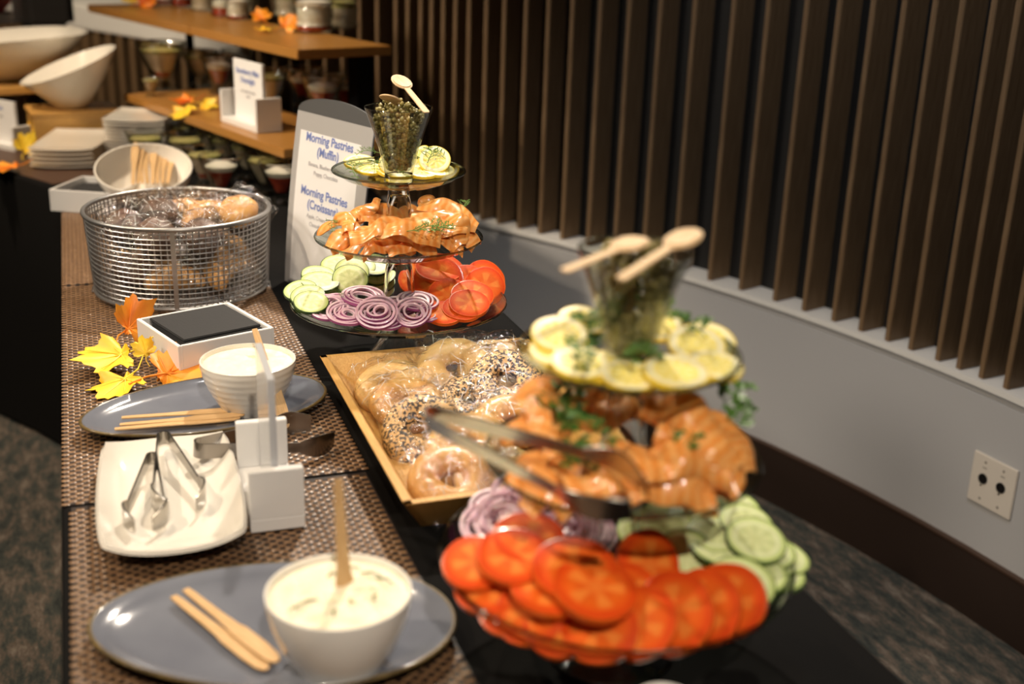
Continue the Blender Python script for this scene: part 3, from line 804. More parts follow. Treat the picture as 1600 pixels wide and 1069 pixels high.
wooden_spoon(V((.468, 1.772, 1.142)), V((.418, 1.708, 1.180)), 'wooden spoon tucked into the capers, bowl end up, beside the pastry sign')
wooden_spoon(px(968, 437, 1.160), px(1078, 366, 1.186), 'pale wooden spoon with round bowl leaning on the nearer caper glass')
wooden_spoon(px(880, 424, 1.160), px(1016, 368, 1.176), 'darker wooden spoon crossing under the pale one on the nearer caper glass')

# ---------------------------------------------------------------- tongs
def tongs(Lh, gap, wd, m, name='steel_tongs'):
    """bent strip: bow at x=0, arms towards +x, strip stands on edge; ends are oval paddles"""
    root = empty(name)
    R = gap * .28
    pts = []
    for i in range(13):
        a = PI / 2 + PI * i / 12
        pts.append((R * math.cos(a) + R, R * math.sin(a)))
    def strip(p0, p1, n, y0f):
        return [(p0[0] + (p1[0] - p0[0]) * i / n, p0[1] + (p1[1] - p0[1]) * i / n) for i in range(n + 1)]
    t = .0011
    def ribbon(path, wf):
        mb = MB(); vs = []; fs = []
        k = len(path)
        for i, p in enumerate(path):
            a = V(path[max(i - 1, 0)] + (0,)); b = V(path[min(i + 1, k - 1)] + (0,)); d = (b - a).normalized(); n = V((-d.y, d.x, 0)) * t
            h = wf(i / (k - 1)) / 2
            q = V((p[0], p[1], 0))
            vs += [q + n + V((0, 0, -h)), q + n + V((0, 0, h)), q - n + V((0, 0, h)), q - n + V((0, 0, -h))]
        for i in range(k - 1):
            for j in range(4): fs.append((i * 4 + j, i * 4 + (j + 1) % 4, i * 4 + 4 + (j + 1) % 4, i * 4 + 4 + j))
        fs.append((0, 1, 2, 3)); fs.append(tuple((k - 1) * 4 + j for j in (3, 2, 1, 0)))
        mb.add(vs, fs); return mb
    ribbon(pts, lambda u: wd).build('bow', m, root, angle=50)
    for s in (1, -1):
        arm = [(R + (Lh * .70 - R) * i / 8, s * (R + (gap - R) * (i / 8) ** 1.0)) for i in range(9)]
        ribbon(arm, lambda u: wd * (1 - .35 * u)).build('arm', m, root, angle=50)
        pad = [(Lh * (.70 + .30 * i / 10), s * (gap + .006 * math.sin(PI * i / 10) - .010 * (i / 10) ** 2)) for i in range(11)]
        ribbon(pad, lambda u: wd * (.65 + .85 * math.sin(PI * min(1, u * .82 + .04)))).build('paddle', m, root, angle=50)
    return root

def place_tongs(o, A, B, roll=0):
    between(o, A, B); o.matrix_world = o.matrix_world @ M.Rotation(math.radians(roll), 4, 'X')

# ---------------------------------------------------------------- plates, bowls and cheese
def oval_plate(name, a, b, label, egg=.10):
    root = MB(); n = 72
    def ring(k, z): return [(k * a * math.cos(t) , k * b * math.sin(t) * (1 + egg * math.cos(t)), z) for t in (2 * PI * i / n for i in range(n))]
    rings = [ring(.70, .004), ring(.72, 0), ring(.80, .003), ring(.98, .018), ring(.995, .0195), ring(.975, .0205), ring(.90, .0125), ring(.78, .0075), ring(.6, .006), ring(.3, .0055)]
    def make(rs, name_, m, par, close=None):
        mb = MB(); vs = [p for r in rs for p in r]; fs = []
        for k in range(len(rs) - 1):
            for i in range(n): fs.append((k * n + i, k * n + (i + 1) % n, (k + 1) * n + (i + 1) % n, (k + 1) * n + i))
        if close: 
            fs.append(tuple((len(rs) - 1) * n + i for i in range(n)))
            fs.append(tuple(range(n))[::-1])
        mb.add(vs, fs); return mb.build(name_, m, par, angle=70)
    o = make(rings, name, blue_glaze, None, True)
    make([ring(.978, .0172), ring(1.001, .0180), ring(1.003, .0200), ring(.990, .0215), ring(.978, .0207)], 'rim', brown_glaze, o)
    tag(o, label, 'plate', 'blue oval plates')
    return o
p1 = oval_plate('oval_plate', .178, .112, 'blue-grey oval plate with brown rim under the near herb cheese bowl')
p1.location = (.137, 1.028, TZ + .0035); p1.rotation_euler = (0, 0, math.radians(-17))
p2 = oval_plate('oval_plate', .172, .098, 'blue-grey oval plate with three wooden knives, beside the orange leaves')
p2.location = (.133, 1.598, TZ + .0045); p2.rotation_euler = (0, 0, math.radians(10))

def bowl(name, R, h, m, label, ribs=False, group='cheese bowls'):
    prof = [(0, .003), (R * .50, .003), (R * .52, 0), (R * .58, 0), (R * .60, .004), (R * .80, h * .34), (R * .93, h * .66), (R * .99, h * .96), (R * .985, h), (R * .955, h), (R * .94, h * .92), (R * .88, h * .66), (R * .74, h * .34), (R * .5, h * .13), (0, h * .10)]
    if ribs:
        out = []
        q = [(R * .60, .004), (R * .80, h * .34), (R * .93, h * .66), (R * .99, h * .96)]
        pr = prof[:5]
        for i in range(1, 29):
            u = i / 28
            r = R * (.60 + .395 * math.sin(u * PI / 2 * .98)) * (1 + .006 * math.sin(u * 44)); pr.append((r, .004 + u * (h * .94)))
        prof = pr + prof[8:]
    o = MB().lathe(prof, 64, cap=False).build(name, m, angle=50)
    return tag(o, label, 'bowl', group)
def cheese_top(R, seed, amp, label):
    def fn(u, v):
        r = R * (u ** .8); a = 2 * PI * v
        x, y = r * math.cos(a), r * math.sin(a)
        z = amp * (noise.noise((x * 38 + seed, y * 38, seed)) + .6 * noise.noise((x * 85, y * 85 + seed, 1))) * (1 - u ** 6) + .004 * (1 - u * u)
        return (x, y, z)
    mb = MB().grid(fn, 26, 72)
    b = len(mb.v)
    o = mb.build('cream_cheese', cheese, angle=80)
    bm = bmesh.new(); bm.from_mesh(o.data); bmesh.ops.remove_doubles(bm, verts=bm.verts, dist=.0002); bmesh.ops.recalc_face_normals(bm, faces=bm.faces); bm.to_mesh(o.data); bm.free()
    tag(o, label, 'spread', kind='stuff')
    return o
BN = px(529, 918, .842); BF = px(387, 558, .838)
bn = bowl('cheese_bowl', .0685, .079, white_ceramic, 'smooth white bowl of herb cream cheese on the near blue plate'); bn.location = (BN.x, BN.y, TZ + .0105)
bf = bowl('cheese_bowl', .0665, .074, cream_ceramic, 'ribbed cream bowl of plain cream cheese before the napkin box', True); bf.location = (BF.x, BF.y, TZ + .0115)
c1 = cheese_top(.0645, 3, .0055, 'cream cheese flecked with green herbs in the near bowl'); c1.location = (BN.x, BN.y, TZ + .0105 + .073)
c2 = cheese_top(.0625, 9, .004, 'pale whipped cream cheese in the ribbed bowl'); c2.location = (BF.x, BF.y, TZ + .0115 + .068)
for (dx, dy, a, l) in ((.035, .02, -.6, .022), (.02, .035, .2, .016), (-.03, -.012, .2, .026), (.045, .005, -.9, .02), (-.01, -.035, 1.2, .012), (-.045, -.02, .5, .012), (.008, -.02, 2, .008), (.0, .03, .4, .012), (.03, -.02, .9, .010)):
    d = V((math.cos(a), math.sin(a), 0))
    mb = MB(); mb.tube([V((dx, dy, .0042)) - d * l / 2, V((dx, dy, .0062)) + V((-d.y, d.x, 0)) * .002, V((dx, dy, .0042)) + d * l / 2], [.0006, .0011, .0006], 6)
    mb.build('herb_fleck', herb, c1)

def knife_mesh():
    Lh = .165; out = []
    prof = [(0, .0042), (.01, .0052), (.06, .0060), (.088, .0075), (.098, .0098), (.135, .0102), (.155, .0085), (.163, .0045), (.165, 0)]
    out = [(x, -y * .75) for x, y in prof] + [(x, y) for x, y in prof[::-1][1:]]
    return MB().prism(out, -.0009, .0009).mesh('wooden_knife', light_wood, bevel=.0004)
KN = knife_mesh()
def wooden_knife(A, B, label, group, up=(0, 0, 1)):
    o = obj('wooden_knife', KN); between(o, A, B, up); tag(o, label, 'knife', group); return o
zk = TZ + .0145
g = 'wooden knives on the blue plates'
wooden_knife(px(270, 932, zk + .004), px(436, 1062, zk), 'wooden knife lying lower of the two on the near blue plate', g)
wooden_knife(px(289, 921, zk + .007), px(480, 1072, zk + .003), 'wooden knife lying upper of the two on the near blue plate', g)
wooden_knife(px(190, 653, zk + .005), px(430, 637, zk + .002), 'upper wooden knife of three on the plate beside orange leaves', g)
wooden_knife(px(187, 664, zk + .004), px(420, 645, zk + .005), 'middle wooden knife of three on the plate beside orange leaves', g)
wooden_knife(px(179, 671, zk + .004), px(412, 650, zk + .003), 'lowest wooden knife of three on the plate beside orange leaves', g)
g = 'wooden knives standing in cheese'
B0 = V((BN.x + .007, BN.y + .008, TZ + .068)); T0 = px(527, 748, .935)
wooden_knife(T0 + (T0 - B0).normalized() * .0, B0, 'wooden knife standing in the herb cream cheese', g, up=(0, -1, .2))
B0 = px(416, 573, .826); T0 = px(397, 514, .866)
Q = (B0 - T0).normalized()
wooden_knife(T0 + Q * .0, T0 + Q * .1, 'wooden knife stuck in the ribbed bowl of cream cheese', g, up=(0, -1, .3))

def square_plate(name, a, b, h, t, m, label, group=None, curl=.35, n=18, k=.62):
    """plate with rounded square outline and up-curling edge"""
    def fn(u, v):
        x, y = (u * 2 - 1), (v * 2 - 1)
        # squircle mapping
        X = x * math.sqrt(1 - y * y * .5 * (1 - k)); Y = y * math.sqrt(1 - x * x * .5 * (1 - k))
        e = max(abs(x), abs(y)); r = math.hypot(x, y)
        z = h * max(0, (e - .55) / .45) ** 1.7 + h * curl * max(0, (r - .95) / .46) ** 2
        return (X * a, Y * b, z + t)
    mb = MB().grid(fn, n, n, thick=t)
    o = mb.build(name, m, angle=60)
    return tag(o, label, 'plate', group) if label else o
pc = (px(160, 695, .775) + px(350, 688, .775) + px(380, 850, .775) + px(172, 882, .775)) / 4
tp = square_plate('rectangular_plate', .080, .150, .022, .005, cream_ceramic, 'white rectangular plate with curled edges holding two tongs')
tp.location = (pc.x, pc.y, TZ + .0045); tp.rotation_euler = (0, 0, math.radians(-2))
t1 = tongs(.172, .026, .018, steel); tag(t1, 'steel tongs with bow beyond the other pair on white plate', 'tongs', 'steel tongs')
place_tongs(t1, px(255, 684, .790), px(290, 808, .775))
t2 = tongs(.150, .020, .017, steel); tag(t2, 'steel tongs with bow lying nearer on the white plate', 'tongs', 'steel tongs')
place_tongs(t2, px(238, 716, .788), px(222, 838, .774))
t3 = tongs(.180, .042, .020, dark_steel); tag(t3, 'steel spoon-ended tongs lying on the mat behind the small sign', 'tongs', 'steel tongs')
place_tongs(t3, V((.100, 1.425, .785)), V((.262, 1.475, .768)))
t4 = tongs(.215, .022, .020, steel); tag(t4, 'steel tongs lying across the salmon on the middle tier', 'tongs', 'steel tongs')
place_tongs(t4, px(668, 650, 1.012), px(970, 768, 1.000), 25)

# ---------------------------------------------------------------- small sign holders: channel with two square ends and an upright card
def sign_holder(A, B, z, hgt, depth, label, card_w, card_h, lines=None, flip=1):
    """A = outer bottom middle of the near end, B = of the far end"""
    d = (B - A); Lg = d.length; d.normalize()
    root = empty('sign_holder', (A.x, A.y, z), math.atan2(d.y, d.x)); tag(root, label, 'sign')
    t = .012
    MB().box((Lg / 2, 0, .008), (Lg, depth, .016)).build('base', white_board, root, bevel=.001)
    for x in (t / 2, Lg - t / 2): MB().box((x, 0, hgt / 2 + .008), (t, depth, hgt - .016)).build('end_block', white_board, root, bevel=.001)
    pn = MB().box((Lg / 2, 0, .016 + card_h / 2), (card_w, .008, card_h)).build('card', acrylic if not lines else paper, root, bevel=.0006)
    if not lines:
        MB().box((Lg / 2, 0, .016 + card_h / 2), (card_w - .008, .0012, card_h - .006)).build('insert', paper, pn)
    for (txt, u, v, sz, m) in (lines or []):
        cu = bpy.data.curves.new('lettering', 'FONT'); cu.body = txt; cu.size = sz; cu.align_x = 'CENTER'; cu.align_y = 'CENTER'; cu.extrude = .0002; cu.materials.append(m)
        cu.offset = .0004
        o = bpy.data.objects.new('lettering', text_mesh(cu)); link(o, root)
        o.location = (Lg / 2 + u, flip * .0045, .016 + v); o.rotation_euler = (PI / 2, 0, PI if flip > 0 else 0)
    return root
hA = (px(395, 838, .75) + px(475, 828, .75)) / 2; 
hB = (px(374, 735, .75) + px(440, 727, .75)) / 2
sign_holder(hA, hA + (hB - hA).normalized() * .155, TZ + .0035, .076, .062, 'white block sign holder with clear acrylic card edge-on beside tongs plate', .125, .165)

# ---------------------------------------------------------------- white box of black napkins
def open_box(name, c, rz, a, b, h, label, wall=.006):
    root = empty(name, c, rz); tag(root, label, 'box')
    MB().box((0, 0, .003), (a, b, .006)).build('bottom', white_board, root)
    for s in (-1, 1):
        MB().box((s * (a - wall) / 2, 0, h / 2 + .003), (wall, b, h - .006)).build('side', white_board, root, bevel=.0008)
        MB().box((0, s * (b - wall) / 2, h / 2 + .003), (a - 2 * wall, wall, h - .006)).build('side', white_board, root, bevel=.0008)
    return root
q = [px(209, 500, .805), px(352, 474, .805), px(433, 512, .805), px(284, 543, .805)]
bc = sum(q, V()) / 4; ba = math.atan2((q[1] - q[0]).y, (q[1] - q[0]).x)
open_box('napkin_box', (bc.x, bc.y, TZ + .0035), ba, .160, .158, .053, 'white square box of black napkins before the wire basket')
for i in range(11):
    o = MB().box((0, 0, 0), (.130, .126, .0042)).build('napkin', napkin_black, bevel=.0012)
    o.location = (bc.x + rnd.uniform(-.003, .003), bc.y + rnd.uniform(-.003, .003), TZ + .0035 + .0062 + .0045 * (i + .5)); o.rotation_euler = (rnd.uniform(-.003, .003), .0, ba + rnd.uniform(-.03, .03))
    tag(o, 'top black paper napkin of the stack in white box' if i == 10 else f'{ORD[9 - i]} black paper napkin under the top one in white box', 'napkin', 'black napkins in the white box')

# ---------------------------------------------------------------- maple leaves
def leaf_mesh(name, m, seed, Lh=.075):
    ra = random.Random(seed)
    lob = [(0, 1.0), (.62, .86), (-.62, .86), (1.35, .58), (-1.35, .58)]
    out = []
    n = 60
    def rad(a):
        r = .20
        for (c, l) in lob:
            d = abs((a - c + PI) % (2 * PI) - PI)
            r = max(r, l * max(0, 1 - d / .62) ** .55 * .86 + .20)
        return r * (1 + .07 * math.sin(a * 23 + seed))
    mb = MB(); vs = [(0, 0, 0)]; fs = []
    K = 5
    curl = ra.uniform(2, 5); tw = ra.uniform(-1, 1)
    for k in range(1, K + 1):
        for i in range(n):
            a = -PI + 2 * PI * i / n; r = rad(a) * Lh * k / K * .62
            x, y = r * math.cos(a), r * math.sin(a)
            z = curl * (x * x * .9 + y * y * 1.6) + .006 * math.sin(y * 60 + tw) * k / K + .004 * math.sin(a * 5 + seed) * (k / K) ** 2 + tw * x * y * 4
            vs.append((x, y, z + .002))
    for i in range(n): fs.append((0, 1 + i, 1 + (i + 1) % n))
    for k in range(K - 1):
        for i in range(n):
            a, b = 1 + k * n, 1 + (k + 1) * n
            fs.append((a + i, b + i, b + (i + 1) % n, a + (i + 1) % n))
    m0 = len(vs)
    vs += [(x, y, z - .0007) for x, y, z in vs]
    fs += [tuple(i + m0 for i in f)[::-1] for f in fs]
    e = 1 + (K - 1) * n
    fs += [(e + (i + 1) % n, e + i, e + i + m0, e + (i + 1) % n + m0) for i in range(n)]
    mb.add(vs, fs); me = mb.mesh(name, m, angle=70)
    st = MB(); st.tube([(0, 0, .002), (-Lh * .25, .004, .004), (-Lh * .5, -.002, .008)], [.0012, .0010, .0008], 6)
    ve = MB()
    for (c, l) in lob:
        P = []
        for s in range(6):
            r = l * Lh * .55 * s / 5; x, y = r * math.cos(c), r * math.sin(c); P.append((x, y, curl * (x * x * .9 + y * y * 1.6) + .006 * math.sin(y * 60 + tw) * s / 5 * .9 + tw * x * y * 4 + .0022))
        ve.tube(P, [.0007] * 5 + [.0003], 5)
    return me, st.mesh('stem', m), ve.mesh('veins', m)
LV = {}
def leaf(loc, spin, tilt, az, sc, colour, label, seed, group='autumn maple leaves on the buffet'):
    key = (colour, seed % 4)
    if key not in LV: LV[key] = leaf_mesh('maple_leaf', {'orange': leaf_orange, 'yellow': leaf_yellow, 'red': leaf_red}[colour], seed % 4 + 1)
    me, st, ve = LV[key]
    o = obj('maple_leaf', me); obj('stem', st, o); obj('veins', ve, o)
    orient(o, loc, lean(tilt, az), math.radians(spin), sc); tag(o, label, 'leaf', group)
leaf(px(190, 556, .772), 200, 26, 262, 1.5, 'yellow', 'yellow maple leaf propped at the corner of the white napkin box', 1)
leaf(px(196, 594, .762), 230, 18, 262, 1.3, 'yellow', 'yellow maple leaf lying between blue plate and the other yellow leaf', 2)
leaf(px(262, 586, .764), 25, 12, 250, 1.7, 'orange', 'large orange maple leaf lying beside the blue plate rim', 3)
leaf(px(200, 514, .780), 60, 58, 300, 1.3, 'orange', 'orange maple leaf standing between wire basket and napkin box', 0)
leaf(px(228, 552, .782), 90, 66, 250, .6, 'yellow', 'narrow yellow leaf leaning on the left face of napkin box', 3)

# ---------------------------------------------------------------- bread
def torus_mesh(name, R, r, m, seed, flat=.82, n=40, k=16):
    ra = random.Random(seed)
    vs = []; fs = []
    for i in range(n):
        a = 2 * PI * i / n; r_ = r * (1 + .07 * math.sin(2 * a + seed) + .05 * math.sin(3 * a + seed * 2)); R_ = R * (1 + .03 * math.sin(2 * a + 1.3 * seed))
        for j in range(k):
            b = 2 * PI * j / k; q = R_ + r_ * math.cos(b)
            z = r_ * math.sin(b) * flat
            if z < -r * .5: z = -r * .5 - (-r * .5 - z) * .4
            vs.append((q * math.cos(a), q * math.sin(a), z + .002 * noise.noise((a * 3, b * 2, seed))))
    for i in range(n):
        for j in range(k):
            fs.append((i * k + j, ((i + 1) % n) * k + j, ((i + 1) % n) * k + (j + 1) % k, i * k + (j + 1) % k))
    return MB().add(vs, fs).mesh(name, m, angle=80)
def wrap_mesh(a, b, h, seed):
    """crumpled clear bag: pillow with flat sealed ends"""
    ra = random.Random(seed); n = 30; mb = MB()
    def half(sg):
        def fn(u, v):
            x, y = (u * 2 - 1), (v * 2 - 1)
            e = max(abs(x), abs(y) * .98)
            core = max(0, 1 - (x * x * .95) ** 2.2) * max(0, 1 - (y * y * .98) ** 2.0)
            z = sg * h * core ** .55
            nz = noise.noise((x * 3.4 + seed, y * 3.4, sg * 2 + seed)) + .6 * noise.noise((x * 8 + seed, y * 8, sg + seed * 3))
            z += nz * h * .13 * min(1, (1 - e) * 4 + .25)
            z += .004 * math.sin(y * 11 + seed) * max(0, abs(x) - .78) * 4
            return (x * a * (1.12 + .04 * nz), y * b * (.98 + .04 * nz), z if sg > 0 else max(z, -h))
        return fn
    mb.grid(half(1), n, n); mb.grid(half(-1), 10, 10)
    f = half(1)
    for t in range(17):        # raised film folds, their whitish streaks standing in for highlights
        u, v = ra.uniform(.06, .94), ra.uniform(.1, .9); a_ = ra.uniform(0, 6.28); l = ra.uniform(.04, .16); P = []
        for q in range(6):
            uu = min(.98, max(.02, u + math.cos(a_) * l * (q - 2.5) / 2.5 + .012 * math.sin(q * 2.1 + t))); vv = min(.98, max(.02, v + math.sin(a_) * l * (q - 2.5) / 2.5))
            P.append(V(f(uu, vv)) + V((0, 0, .0003)))
        if (P[0] - P[-1]).length > .004: mb.tube(P, [.0001, .0004, .0006, .0005, .0004, .0001], 3, mi=1)
    return mb.mesh('wrapper', [cellophane, fold_glint], smooth=True, angle=14)
WR = [wrap_mesh(.056, .056, .026, s) for s in range(4)]
BG = {}
def bagel(loc, tilt, az, spin, m, label, cat='bagel', sc=1.0, seed=0, group='wrapped bagels in the bamboo tray'):
    key = (m.name, seed % 3)
    if key not in BG: BG[key] = torus_mesh('bagel', .0335, .0205, m, seed + 1)
    loc = V((min(max(loc.x, .388), .545), min(max(loc.y, 1.240), 1.575), loc.z))
    o = obj('bagel', BG[key]); wv = obj('wrapper', WR[seed % 4], o); wv.rotation_euler = (0, 0, math.radians(90 - spin + rnd.uniform(-14, 14)))
    orient(o, loc, lean(tilt, az), math.radians(spin), sc); tag(o, label, cat, group)

# bamboo tray
def bamboo_tray():
    root = empty('bamboo_tray', (.464, 1.402, TZ)); tag(root, 'square flared bamboo tray of wrapped bagels between the two stands', 'tray')
    a1, b1, a0, b0, h, t = .163, .247, .128, .19, .062, .011
    def quad(p, q, r, s):   # slanted wall, thickness inwards
        mb = MB(); n = (V(q) - V(p)).cross(V(s) - V(p)).normalized() * t
        P = [V(p), V(q), V(r), V(s)]; c = V((0, 0, .05))
        if (c - P[0]).dot(n) < 0: n = -n
        n.z = 0; n = n.normalized() * t
        return mb.add(P + [x + n for x in P], [(0, 1, 2, 3), (7, 6, 5, 4), (0, 4, 5, 1), (1, 5, 6, 2), (2, 6, 7, 3), (3, 7, 4, 0)])
    for s in (-1, 1):
        quad((s * a0, -b0, .0), (s * a0, b0, .0), (s * a1, b1, h), (s * a1, -b1, h)).build('side_panel', bamboo, root, bevel=.001)
        quad((-a0, s * b0, .0), (a0, s * b0, .0), (a1, s * b1, h), (-a1, s * b1, h)).build('end_panel', bamboo, root, bevel=.001)
    MB().box((0, 0, .005), (a0 * 2, b0 * 2, .008)).build('bottom', bamboo, root)
bamboo_tray()
bagel(px(592, 606, .782), 22, 235, 20, bread_pale, 'flat pale bagel in crumpled wrap at the far corner of the tray', seed=0, sc=.95)
bagel(px(712, 578, .800), 34, 255, 10, bread_pale, 'large shiny plain bagel standing out behind the others', seed=1, sc=1.05)
bagel(px(826, 592, .800), 30, 250, 40, poppy, 'poppy seed bagel under the edge of the lemon tier', seed=2, sc=1.05)
bagel(px(790, 548, .792), 34, 262, 60, bread_pale, 'pale bagel behind the poppy seed one, at the tray far edge', seed=1)
bagel(px(850, 552, .784), 40, 262, 10, bread_pale, 'pale bagel half hidden behind the lemon tier', seed=0)
bagel(px(638, 632, .782), 18, 255, 0, bread, 'tan bagel lying above the split seeded one', seed=2)
bagel(px(735, 628, .782), 16, 255, 70, poppy, 'seeded bagel half hidden below the large plain one', seed=0, sc=.95)
bagel(px(640, 674, .788), 42, 245, 30, poppy, 'dark seeded bagel standing against the tray long side', seed=1, sc=.98)
bagel(px(732, 706, .790), 34, 250, 80, bread, 'golden bagel under the bow of the salmon tongs', seed=2, sc=1.05)
bagel(px(668, 756, .780), 26, 262, 0, bread_dark, 'browned bagel in the near corner of the tray', seed=0)
bagel(px(775, 742, .776), 20, 262, 20, bread_pale, 'pale bagel beside the near edge beneath salmon tier', seed=1)
bagel(px(800, 660, .782), 16, 262, 50, bread, 'tan bagel hidden behind the salmon tongs', seed=2)

# ---------------------------------------------------------------- wire basket of wrapped pastries
def wire_basket():
    C = V((.152, 2.215, TZ + .004)); R0, R1, z0, z1 = .154, .163, .012, .156
    root = empty('wire_basket', C); tag(root, 'round silver wire basket full of wrapped pastries', 'basket')
    ring = lambda r, z, n=64: [(r * math.cos(2 * PI * i / n), r * math.sin(2 * PI * i / n), z) for i in range(n)]
    MB().tube(ring(R1 + .001, z1), .0042, 10, closed=True).build('rim', wire_metal, root)
    MB().tube(ring(R0, z0), .0034, 8, closed=True).build('bottom_ring', wire_metal, root)
    for k in range(1, 16):
        u = k / 16; MB().tube(ring(R0 + (R1 - R0) * u, z0 + (z1 - z0) * u), .0011, 5, closed=True).build('horizontal_wire', wire_metal, root)
    n = 92
    me = MB().tube([(R0 - .0018, 0, z0), (R1 - .0018, 0, z1)], .0013, 5).mesh('vertical_wire', wire_metal)
    for i in range(n):
        o = obj('vertical_wire', me, root); o.rotation_euler = (0, 0, 2 * PI * i / n)
    for a in (-98, -8, 82, 172):
        a = math.radians(a); mb = MB().box((R0 * 1.0 + .0065, 0, (z0 + z1) / 2), (.0025, .008, z1 - z0 + .004), rot=M.Rotation(.062, 3, 'Y'))
        o = mb.build('upright', wire_metal, root); o.rotation_euler = (0, 0, a)
        o = MB().tube([(R0 - .010, 0, .010), (R0 - .004, 0, .003), (R0 + .006, 0, .003), (R0 + .003, 0, z0)], .003, 6).build('foot', wire_metal, root); o.rotation_euler = (0, 0, a)
    mb = MB()
    for i in range(-13, 14):
        x = i * .011; l = math.sqrt(max(0, R0 ** 2 - x * x))
        mb.tube([(x, -l, z0), (x, l, z0)], .0009, 4); mb.tube([(-l, x, z0 + .002), (l, x, z0 + .002)], .0009, 4)
    o = mb.build('bottom_mesh', wire_metal, root); o['kind'] = 'stuff'
    return C
BC = wire_basket()
def croissant_mesh():
    vs = []; fs = []; n = 36; k = 14
    for i in range(n + 1):
        u = i / n; a = (u - .5) * 2.3
        r = .025 * math.sin(PI * (.04 + .92 * u)) ** .75 * (1 + .10 * abs(math.sin(u * PI * 4.5)))
        c = V((.052 * math.sin(a), .052 * (math.cos(a) - .75), 0)); d = V((math.sin(a), math.cos(a), 0))
        for j in range(k):
            b = 2 * PI * j / k; p = c + d * r * math.cos(b); p.z = r * math.sin(b) * .85; vs.append(p)
    for i in range(n):
        for j in range(k): fs.append((i * k + j, (i + 1) * k + j, (i + 1) * k + (j + 1) % k, i * k + (j + 1) % k))
    fs.append(tuple(range(k))[::-1]); fs.append(tuple(n * k + j for j in range(k)))
    return MB().add(vs, fs).mesh('croissant', bread_dark, angle=50)
def muffin_meshes(m):
    dome = MB().lathe([(.026, 0), (.036, .004), (.037, .012), (.031, .022), (.018, .029), (0, .031)], 28, cap=False, wob=lambda a, z: 1 + .03 * math.sin(3 * a) + .02 * math.sin(7 * a)).mesh('muffin', m, angle=80)
    cup = MB().lathe([(0, -.034), (.022, -.034), (.030, .002), (.0295, .003)], 48, cap=False, wob=lambda a, z: 1 + .025 * math.cos(24 * a)).mesh('liner', liner, angle=20)
    return dome, cup
CR = croissant_mesh(); MD = muffin_meshes(muffin_dark); MG = muffin_meshes(muffin_gold)
WR2 = [wrap_mesh(.050, .048, .040, s + 20) for s in range(3)]
def pastry(kind, dx, dy, z, tilt, az, spin, label, i):
    if kind == 'croissant': o = obj('croissant', CR)
    else:
        k = MD if kind == 'dark' else MG; o = obj('muffin', k[0]); obj('liner', k[1], o)
    wv = obj('wrapper', WR2[i % 3], o); wv.rotation_euler = (0, 0, i * 1.1)
    orient(o, BC + V((dx, dy, z)), lean(tilt, az), math.radians(spin), 1.0)
    tag(o, label, 'pastry', 'wrapped pastries in the wire basket')
for i, a in enumerate([('croissant', -.02, -.09, .045, 15, 270, 0, 'wrapped croissant at the basket bottom behind the front upright'),
    ('croissant', .075, -.06, .045, 25, 300, 60, 'wrapped croissant low in the basket on the sign side'),
    ('dark', -.085, -.05, .055, 30, 240, 0, 'wrapped dark muffin low in the basket on the aisle side'),
    ('dark', .0, .0, .060, 20, 250, 0, 'wrapped dark muffin in the middle of the basket bottom'),
    ('gold', .085, .03, .060, 20, 300, 0, 'wrapped golden muffin low against the far basket wires'),
    ('croissant', -.07, .07, .05, 15, 200, 100, 'wrapped croissant at the basket bottom, far aisle side'),
    ('gold', .02, .09, .06, 15, 90, 0, 'wrapped golden muffin at the basket bottom, far side'),
    ('dark', -.095, .015, .118, 35, 230, 0, 'wrapped dark muffin on top at the aisle side of basket'),
    ('dark', -.045, -.065, .118, 35, 265, 40, 'wrapped chocolate muffin on top behind the front rim'),
    ('dark', .035, -.075, .115, 35, 275, 80, 'wrapped chocolate muffin on top beside the front upright'),
    ('dark', -.03, .045, .130, 20, 250, 20, 'wrapped dark muffin crowning the middle of basket'),
    ('croissant', .055, .03, .128, 25, 262, 20, 'wrapped golden croissant on top of the basket heap'),
    ('gold', .108, -.012, .140, 35, 255, 0, 'wrapped golden muffin rising above the rim near the sign'),
    ('croissant', .02, .105, .120, 15, 262, 0, 'wrapped croissant on top at the far basket rim')]):
    pastry(*a, i)

